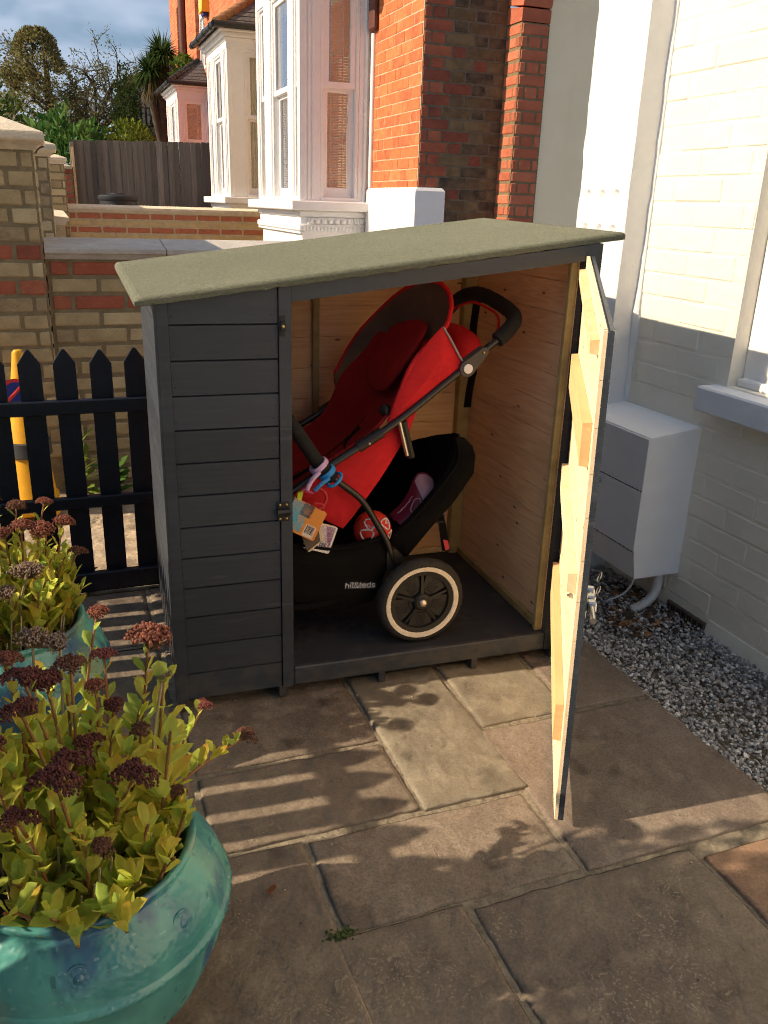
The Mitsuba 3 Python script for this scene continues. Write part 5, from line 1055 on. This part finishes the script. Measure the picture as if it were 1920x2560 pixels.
    if rest: put('leaves', cat(rest), 'sedum_leaf', PL, smooth=True, color=np.vstack(rc), kind='stuff')
    # dry stalks at the foot of the plant
    put('dead_stalks', cat([tube([(cx + r_ * math.cos(t), cy + r_ * math.sin(t), .30), (cx + r_ * 1.06 * math.cos(t + .1), cy + r_ * 1.06 * math.sin(t + .1), .30 + h)], .0018, 4) for r_, t, h in [(.15 * math.sqrt(g.random()), g.random() * 6.28, g.uniform(.04, .14)) for _ in range(120)]]), 'stem_dry', PL, kind='stuff')
    return PL
FH = [(.086, 1.350, .618, .056, 'red', 10), (.008, 1.400, .665, .026, 'red', 8), (.013, 1.350, .608, .027, 'pink', 8), (-.053, 1.300, .668, .036, 'dry', 0), (-.105, 1.200, .669, .036, 'dark', 8), (.186, 1.420, .432, .022, 'pink', 10), (.262, 1.400, .358, .029, 'brown', 9),
      (.036, 1.100, .534, .040, 'dark', 9), (-.065, 1.000, .622, .040, 'dark', 8), (-.049, 1.060, .607, .034, 'dark', 8), (-.025, 1.200, .537, .031, 'dark', 8), (-.110, 1.150, .646, .034, 'dark', 8), (-.093, 1.300, .677, .040, 'dry', 0), (-.040, 1.260, .648, .032, 'brown', 6),
      (-.075, 1.230, .640, .036, 'dark', 8), (.020, 1.260, .560, .026, 'dark', 8), (-.005, 1.300, .580, .026, 'red', 8), (-.150, 1.080, .640, .032, 'dark', 8), (-.165, 1.180, .650, .034, 'brown', 8), (.060, 1.240, .520, .024, 'brown', 8), (-.120, 1.020, .560, .030, 'dark', 8),
      (-.135, 1.280, .66, .03, 'red', 8), (-.19, 1.26, .64, .034, 'red', 8), (.105, 1.300, .585, .020, 'dry', 0), (-.02, 1.04, .470, .024, 'brown', 8), (.105, 1.17, .440, .020, 'brown', 8)]
FS = [(-.02, .985, .40, 10, .052), (.03, 1.02, .41, 10, .052), (-.09, .98, .42, 10, .054), (-.15, 1.0, .43, 10, .054), (.08, 1.06, .42, 10, .050), (.11, 1.13, .43, 10, .048), (.05, 1.08, .46, 10, .052), (-.04, 1.05, .50, 10, .05), (-.11, 1.08, .52, 10, .05), (.10, 1.22, .46, 10, .05), (.13, 1.28, .44, 10, .05), (.02, 1.15, .50, 10, .05), (-.17, 1.12, .5, 10, .05), (.06, 1.32, .5, 10, .05), (-.06, .955, .385, 8, .050), (.005, .965, .38, 8, .048)]
sedum('yellowing flat-headed plant with dark red flower heads in the front pot', 'large turquoise glazed pot nearest the camera at the lower left', -.055, 1.20, FH, FS, 5, (-49, -93, -137, -5))
BH = [(-.087, 2.150, .622, .027, 'red', 8), (-.048, 2.100, .585, .032, 'red', 8), (-.137, 2.000, .618, .034, 'red', 8), (-.098, 2.000, .602, .042, 'red', 9), (-.087, 2.060, .574, .038, 'red', 9), (-.023, 2.100, .500, .030, 'brown', 9), (-.178, 2.050, .582, .036, 'red', 8), (-.128, 1.900, .540, .052, 'dry', 0), (-.170, 1.890, .500, .040, 'dry', 0),
      (-.230, 2.02, .63, .036, 'red', 9), (-.260, 2.08, .62, .036, 'red', 9), (-.21, 2.14, .64, .034, 'brown', 9), (-.30, 2.0, .60, .034, 'red', 9), (-.15, 2.12, .63, .030, 'brown', 8)]
BS = [(-.05, 2.02, .45, 10, .058), (-.10, 1.95, .46, 10, .058), (-.16, 1.93, .47, 10, .058), (-.03, 2.09, .44, 10, .056), (-.13, 2.0, .52, 12, .056), (-.08, 2.03, .52, 12, .056), (-.20, 1.96, .5, 12, .056), (-.05, 2.08, .50, 12, .054), (-.24, 1.95, .45, 10, .056), (-.27, 2.0, .48, 10, .056), (-.10, 2.12, .53, 10, .054)]
sedum('bright yellow-green flat-headed plant with rusty flower heads in the back pot', 'turquoise glazed pot farther back beside the picket fence', -.205, 2.05, BH, BS, 9, (-50, -100))
# little leaves fallen on the paving
for lab, x, y, a, col in (('small dry orange leaf lying on the flags beside the front pot', .286, 1.345, .4, (.42, .20, .10)), ('tiny pale curled leaf lying on the dark flag near the bottom edge', .355, 1.075, 1.2, (.52, .46, .36))):
    m, c = leaf_mesh(.024, .015, .1, .5, .3, col, col, 3); m.apply_transform(look((x, y, .006), (math.cos(a), math.sin(a), .05), np.array([0, 0, 1.0]), 1.0)); t = thing('fallen_leaf', lab, 'leaf'); put('blade', m, 'sedum_leaf', t, smooth=True, color=c)

def crumb(g):
    return np.array([.15 + 1.35 * g.random(), .8 + 1.3 * g.random(), .0022])
m, c = stone_cloud(170, crumb, .0012, .0034, [(.30, .25, .18), (.10, .075, .05), (.42, .36, .27), (.16, .12, .08)], 44, .6); put('grit', m, 'stones', color=c, label='fine grit and crumbs scattered on the flags', cat='grit', kind='stuff')
def mp(g):
    return np.array([  .402 + .014 * g.normal(), 1.206 + .006 * g.normal(), -.004 + .004 * g.random()])
m, c = stone_cloud(150, mp, .0018, .0042, [(.05, .075, .016), (.03, .05, .012), (.08, .10, .025)], 45, .7); put('moss', m, 'stones', color=c, label='dark green moss in the joint where three flags meet', cat='moss', kind='stuff')
# ------------------------------------------------------------------ trees and shrubs
def scatter(pos, dirs, size, palette, seed, wide=.5):
    """leaf clumps: folded diamond leaves; pos, dirs (n,3)"""
    g = np.random.default_rng(seed); n = len(pos); d = dirs + .6 * g.normal(size=(n, 3)); d /= np.linalg.norm(d, axis=1, keepdims=True); u = np.cross(d, g.normal(size=(n, 3))); u /= np.linalg.norm(u, axis=1, keepdims=True) + 1e-9; w = np.cross(d, u)
    s = size * (.6 + .8 * g.random((n, 1))); A = pos; B = pos + d * s * .5 + u * s * wide * .5 + w * s * .1; Cp = pos + d * s; Dp = pos + d * s * .5 - u * s * wide * .5 + w * s * .1
    V = np.stack([A, B, Cp, Dp], 1).reshape(-1, 3); k = np.arange(n)[:, None] * 4; F = np.vstack([k + [0, 1, 2], k + [0, 2, 3]])
    pal = np.array(palette); col = pal[g.integers(len(pal), size=n)] * (.65 + .7 * g.random((n, 1))); return trimesh.Trimesh(V, F, process=False), np.clip(np.repeat(col, 4, 0), 0, 1)
def grow(p, d, L, r, depth, g, out, tips, spread=.55, droop=0.0, kids=3, wob=.22):
    q = [np.array(p, float)]; d = np.array(d, float); n = 5
    for i in range(n):
        d = d + (.10 if depth > 2 else wob) * g.normal(size=3) + [0, 0, -droop]; d /= np.linalg.norm(d); q.append(q[-1] + d * L / n)
    out.append(tube(np.array(q), np.linspace(r, r * .6, n + 1), 5 if depth < 3 else 8, cap=False))
    if depth <= 1: tips += q[1:]
    if depth == 0: return
    for k in range(kids):
        t = .35 + .65 * (k + g.random()) / kids; b = q[min(n, int(t * n))]; nd = d + spread * 1.6 * g.normal(size=3); nd /= np.linalg.norm(nd); grow(b, nd, L * (.55 + .25 * g.random()), r * .55, depth - 1, g, out, tips, spread, droop, kids)
g = np.random.default_rng(12)
TR = thing('tree', 'tall dense ivy-clad tree with a pointed olive crown at the upper left', 'tree')
put('trunk', tube([(.25, 27.3, -.05), (.22, 27.3, 2.5), (.2, 27.3, 5.0)], [.22, .16, .05], 10), 'bark', TR, smooth=True)
wood, tips = [], []
for k in range(9): grow((.22, 27.3, 2.2 + .25 * k), (g.normal(), .6 * g.normal(), .5), 1.1, .045, 2, g, wood, tips, .5)
grow((1.2, 27.0, 2.8), (-1, .1, .55), 1.3, .09, 2, g, wood, tips, .4); put('limbs', cat(wood), 'bark', TR, smooth=True)
hz = 1.2 + 4.3 * g.random(21000) ** .85; Rz = np.interp(hz, [1.2, 2.8, 3.4, 4.2, 4.9, 5.35, 5.6], [1.9, 1.85, 1.55, 1.0, .70, .46, .10]); a = g.random(21000) * 6.283
lob = .72 + .5 * meshkit.fbm(np.c_[np.cos(a) * 1.6, np.sin(a) * 1.6, hz * 1.8], 3, 4); rr = Rz * lob * np.sqrt(.25 + .75 * g.random(21000)); P = np.c_[.10 + .12 * np.sin(hz) + rr * np.cos(a), 27.3 + rr * np.sin(a), hz]
keep = meshkit.fbm(P * np.array([1.9, 1.9, 2.2]), 3, 8) > .44; P = P[keep]; tp = np.array(tips); tp = np.repeat(tp, 7, 0) + .10 * g.normal(size=(len(tp) * 7, 3)); P = np.vstack([P, tp])
dd = np.c_[P[:, 0] - .15, P[:, 1] - 27.3, .3 + 0 * P[:, 0]]; m, c = scatter(P, dd / np.linalg.norm(dd, axis=1, keepdims=True), .085, [(.24, .22, .085), (.17, .165, .07), (.30, .25, .09), (.18, .145, .08), (.23, .24, .09)], 1); put('crown', m, 'tree_leaf', TR, color=c)
TR = thing('tree', 'sparse spreading tree with thin twiggy branches against the sky', 'tree'); wood, tips = [], []
put('trunk', tube([(1.35, 26.2, -.05), (1.25, 26.2, 1.8), (1.12, 26.2, 2.85)], [.16, .12, .10], 10), 'bark', TR, smooth=True)
for d, L in (((.75, .1, .85), 1.7), ((1, -.2, .42), 1.7), ((.45, .3, 1), 1.7), ((1, .2, .12), 1.5), ((.65, -.3, .6), 1.7), ((-.1, .1, 1), 1.3), ((.9, 0, .65), 1.8), ((1, .3, .28), 1.7), ((.25, -.2, 1), 1.6), ((.85, .3, 1), 1.6), ((1, -.1, .0), 1.2)): grow((1.12, 26.2, 2.8), d, L, .050, 3, g, wood, tips, .42, .035, 3)
put('limbs', cat(wood), 'bark', TR, smooth=True); tp = np.array(tips); tp = tp[tp[:, 2] > 2.3]; tp = tp[g.random(len(tp)) < .95]; P = np.repeat(tp, 5, 0) + .06 * g.normal(size=(len(tp) * 5, 3)); m, c = scatter(P, np.tile([0, 0, .4], (len(P), 1)), .06, [(.17, .18, .08), (.22, .20, .08), (.14, .15, .08)], 2); put('crown', m, 'tree_leaf', TR, color=c)
def blob_shrub(name, label, cat_, c, rad, n, size, pal, seed, mat='tree_leaf', floor=0.0, rough=.5, stem_h=None, power=.33):
    g = np.random.default_rng(seed); d = g.normal(size=(n, 3)); d /= np.linalg.norm(d, axis=1, keepdims=True); lob = 1 - rough * .5 + rough * meshkit.fbm(d * 2.3 + seed, 3, seed); P = np.array(c) + d * np.array(rad) * lob[:, None] * (g.random((n, 1)) ** power); k = P[:, 2] > floor; P, d = P[k], d[k]
    keep = meshkit.fbm(P * (2.2 / max(rad)) * 2, 3, seed + 1) > .36; P, d = P[keep], d[keep]; T = thing(name, label, cat_); m, col = scatter(P, d + [0, 0, .35], size, pal, seed + 2, .55); put('crown', m, mat, T, color=col)
    gg = np.random.default_rng(seed + 5); put('stems', cat([tube([(c[0] + .1 * gg.normal(), c[1] + .1 * gg.normal(), -.05), (c[0] + rad[0] * .4 * gg.normal(), c[1] + rad[1] * .4 * gg.normal(), c[2])], [.02, .008], 5) for _ in range(9)]), 'bark', T); return T
blob_shrub('tree', 'brighter green broad tree low at the left edge behind the piers', 'tree', (-1.6, 24.0, 2.5), (1.5, 1.2, 1.45), 5200, .10, [(.06, .10, .025), (.08, .12, .03), (.04, .07, .02)], 21)
blob_shrub('laurel_bush', 'glossy green laurel bush rising behind the left end of the board fence', 'bush', (.33, 14.4, 1.55), (.74, .7, .95), 3000, .125, [(.06, .15, .035), (.09, .20, .05), (.04, .10, .03), (.14, .25, .07)], 22, 'glossy_leaf')
blob_shrub('clipped_bush', 'round clipped light green bush behind the board fence', 'bush', (1.23, 14.9, 1.75), (.50, .5, .72), 3600, .062, [(.12, .17, .025), (.17, .22, .035), (.08, .12, .02)], 23, 'glossy_leaf', rough=.18, power=.15)
blob_shrub('conifer', 'dark green upright conifer left of the pale cottage', 'tree', (1.98, 24.0, 2.7), (.40, .4, 1.75), 4600, .07, [(.035, .06, .018), (.05, .08, .022), (.025, .04, .014)], 24, rough=.35)
blob_shrub('roof_weed', 'green weed sprouting from the bay roof beside the red wall', 'plant', (2.60, 18.1, 3.62), (.22, .3, .26), 420, .11, [(.10, .16, .03), (.07, .12, .025)], 25, floor=3.3)
PM = thing('palm', 'spiky green palm with two leaf heads beside the tall red house front', 'palm'); g = np.random.default_rng(7)
put('trunk', cat(tube([(2.30, 19.3, -.05), (2.28, 19.3, 3.9)], [.12, .10], 9), tube([(2.28, 19.3, 2.2), (2.05, 19.2, 3.4)], [.08, .07], 8)), 'bark', PM, smooth=True)
for hx, hy, hz_, L, n in ((2.34, 19.3, 4.02, .50, 420), (2.10, 19.2, 3.66, .50, 380)):
    V, F, Cc = [], [], []
    for k in range(n):
        d = g.normal(size=3); d[2] = abs(d[2]) * .9 - .35; d /= np.linalg.norm(d); l = L * (.7 + .4 * g.random()); s = np.cross(d, [0, 0, 1.0]); s /= np.linalg.norm(s); p0 = np.array([hx, hy, hz_]); w = .020; b = len(V)
        mid = p0 + d * l * .55; end = p0 + d * l - [0, 0, .30 * l * (1 - d[2])]; V += [p0 - s * w * .5, p0 + s * w * .5, mid - s * w, mid + s * w, end]; F += [(b, b + 2, b + 1), (b + 1, b + 2, b + 3), (b + 2, b + 4, b + 3)]; col = np.array([(.05, .09, .025), (.07, .12, .035), (.03, .055, .018)][g.integers(3)]); Cc += [col] * 5
    for k in range(90):
        a = g.random() * 6.28; p0 = np.array([hx + .1 * math.cos(a), hy + .1 * math.sin(a), hz_ - .1 - .2 * g.random()]); e = p0 + [.16 * math.cos(a), .16 * math.sin(a), -.30 - .15 * g.random()]; s = np.array([-math.sin(a), math.cos(a), 0]) * .012; b = len(V); V += [p0 - s, p0 + s, e]; F += [(b, b + 1, b + 2)]; Cc += [np.array([.16, .13, .07])] * 3
    put('crown', trimesh.Trimesh(np.array(V), np.array(F), process=False), 'tree_leaf', PM, color=np.array(Cc))
# weeds along the foot of the brick wall
def weed(label, x, y, h, n, L, seed, col):
    T = thing('weed', label, 'weed'); g = random.Random(seed); ms, cs = [], []
    for k in range(n):
        a = g.uniform(0, 6.28); el = g.uniform(.1, 1.2); m, c = leaf_mesh(L * g.uniform(.6, 1.1), L * .36, .16, .2, -.2, col, col, k); m.apply_transform(look((x + g.uniform(-.015, .015), y + g.uniform(-.015, .015), h * g.random() ** 2), (math.cos(a) * math.cos(el), math.sin(a) * math.cos(el), math.sin(el)), np.array([0, 0, 1.0]), 1.0, g.uniform(-.5, .5))); ms.append(m); cs.append(c)
    put('leaves', cat(ms), 'tree_leaf', T, smooth=True, color=np.vstack(cs)); put('stem', tube([(x, y, -.02), (x + .01, y, h)], .003, 5), 'stem_dry', T)
weed('tall pale green weed at the foot of the brick wall, seen between two pickets', .02, 4.10, .26, 34, .10, 2, (.20, .28, .05))
weed('low leafy green weed at the foot of the brick wall near the shed', .16, 4.05, .12, 40, .11, 3, (.09, .18, .04))
weed('small tuft of grass blades at the bottom of the picket fence', -.02, 2.975, .03, 16, .09, 4, (.20, .25, .07))
weed('grassy weed in the bare earth between the left pickets', -.30, 3.30, .05, 30, .08, 6, (.14, .16, .06))
# small tree on the street side whose shade falls over the near flags
g = np.random.default_rng(3); n = 15000
z = 1.27 + .68 * g.random(n); ymax = np.interp(z, [1.27, 1.32, 1.43, 1.50, 1.62, 1.95], [1.46, 1.42, 1.29, 1.14, 1.02, .70]); y = -.25 + (ymax + .25) * g.random(n) ** .8
ymax = ymax + .10 * (meshkit.fbm(np.c_[z * 9, 0 * z, 0 * z], 3, 3) - .5); k = y < ymax; z, y = z[k], y[k]; x = -1.20 + .17 * g.normal(size=len(z)); P = np.c_[x, y, z]; P = P[meshkit.fbm(P * 7, 3, 6) > .345]
HG = thing('tree', 'small leafy street tree spreading beyond the picket fence on the left', 'tree')
m, c = scatter(P, np.tile([-.3, 0, .4], (len(P), 1)), .060, [(.06, .10, .03), (.09, .13, .035), (.04, .07, .02)], 3, .6); put('crown', m, 'tree_leaf', HG, color=c)
put('trunk', tube([(-1.27, .35, -.05), (-1.24, .37, .7), (-1.20, .40, 1.5)], [.045, .036, .02], 9), 'bark', HG, smooth=True)
put('limbs', cat([tube([(-1.22, .39, 1.0 + .05 * j), (-1.20 + .06 * g.normal(), .39 + .5 * (yy - .39), 1.30), (-1.20 + .1 * g.normal(), yy, 1.36 + .2 * g.random())], [.016, .011, .005], 6) for j, yy in enumerate(np.linspace(-.1, 1.25, 8))]), 'bark', HG, smooth=True)
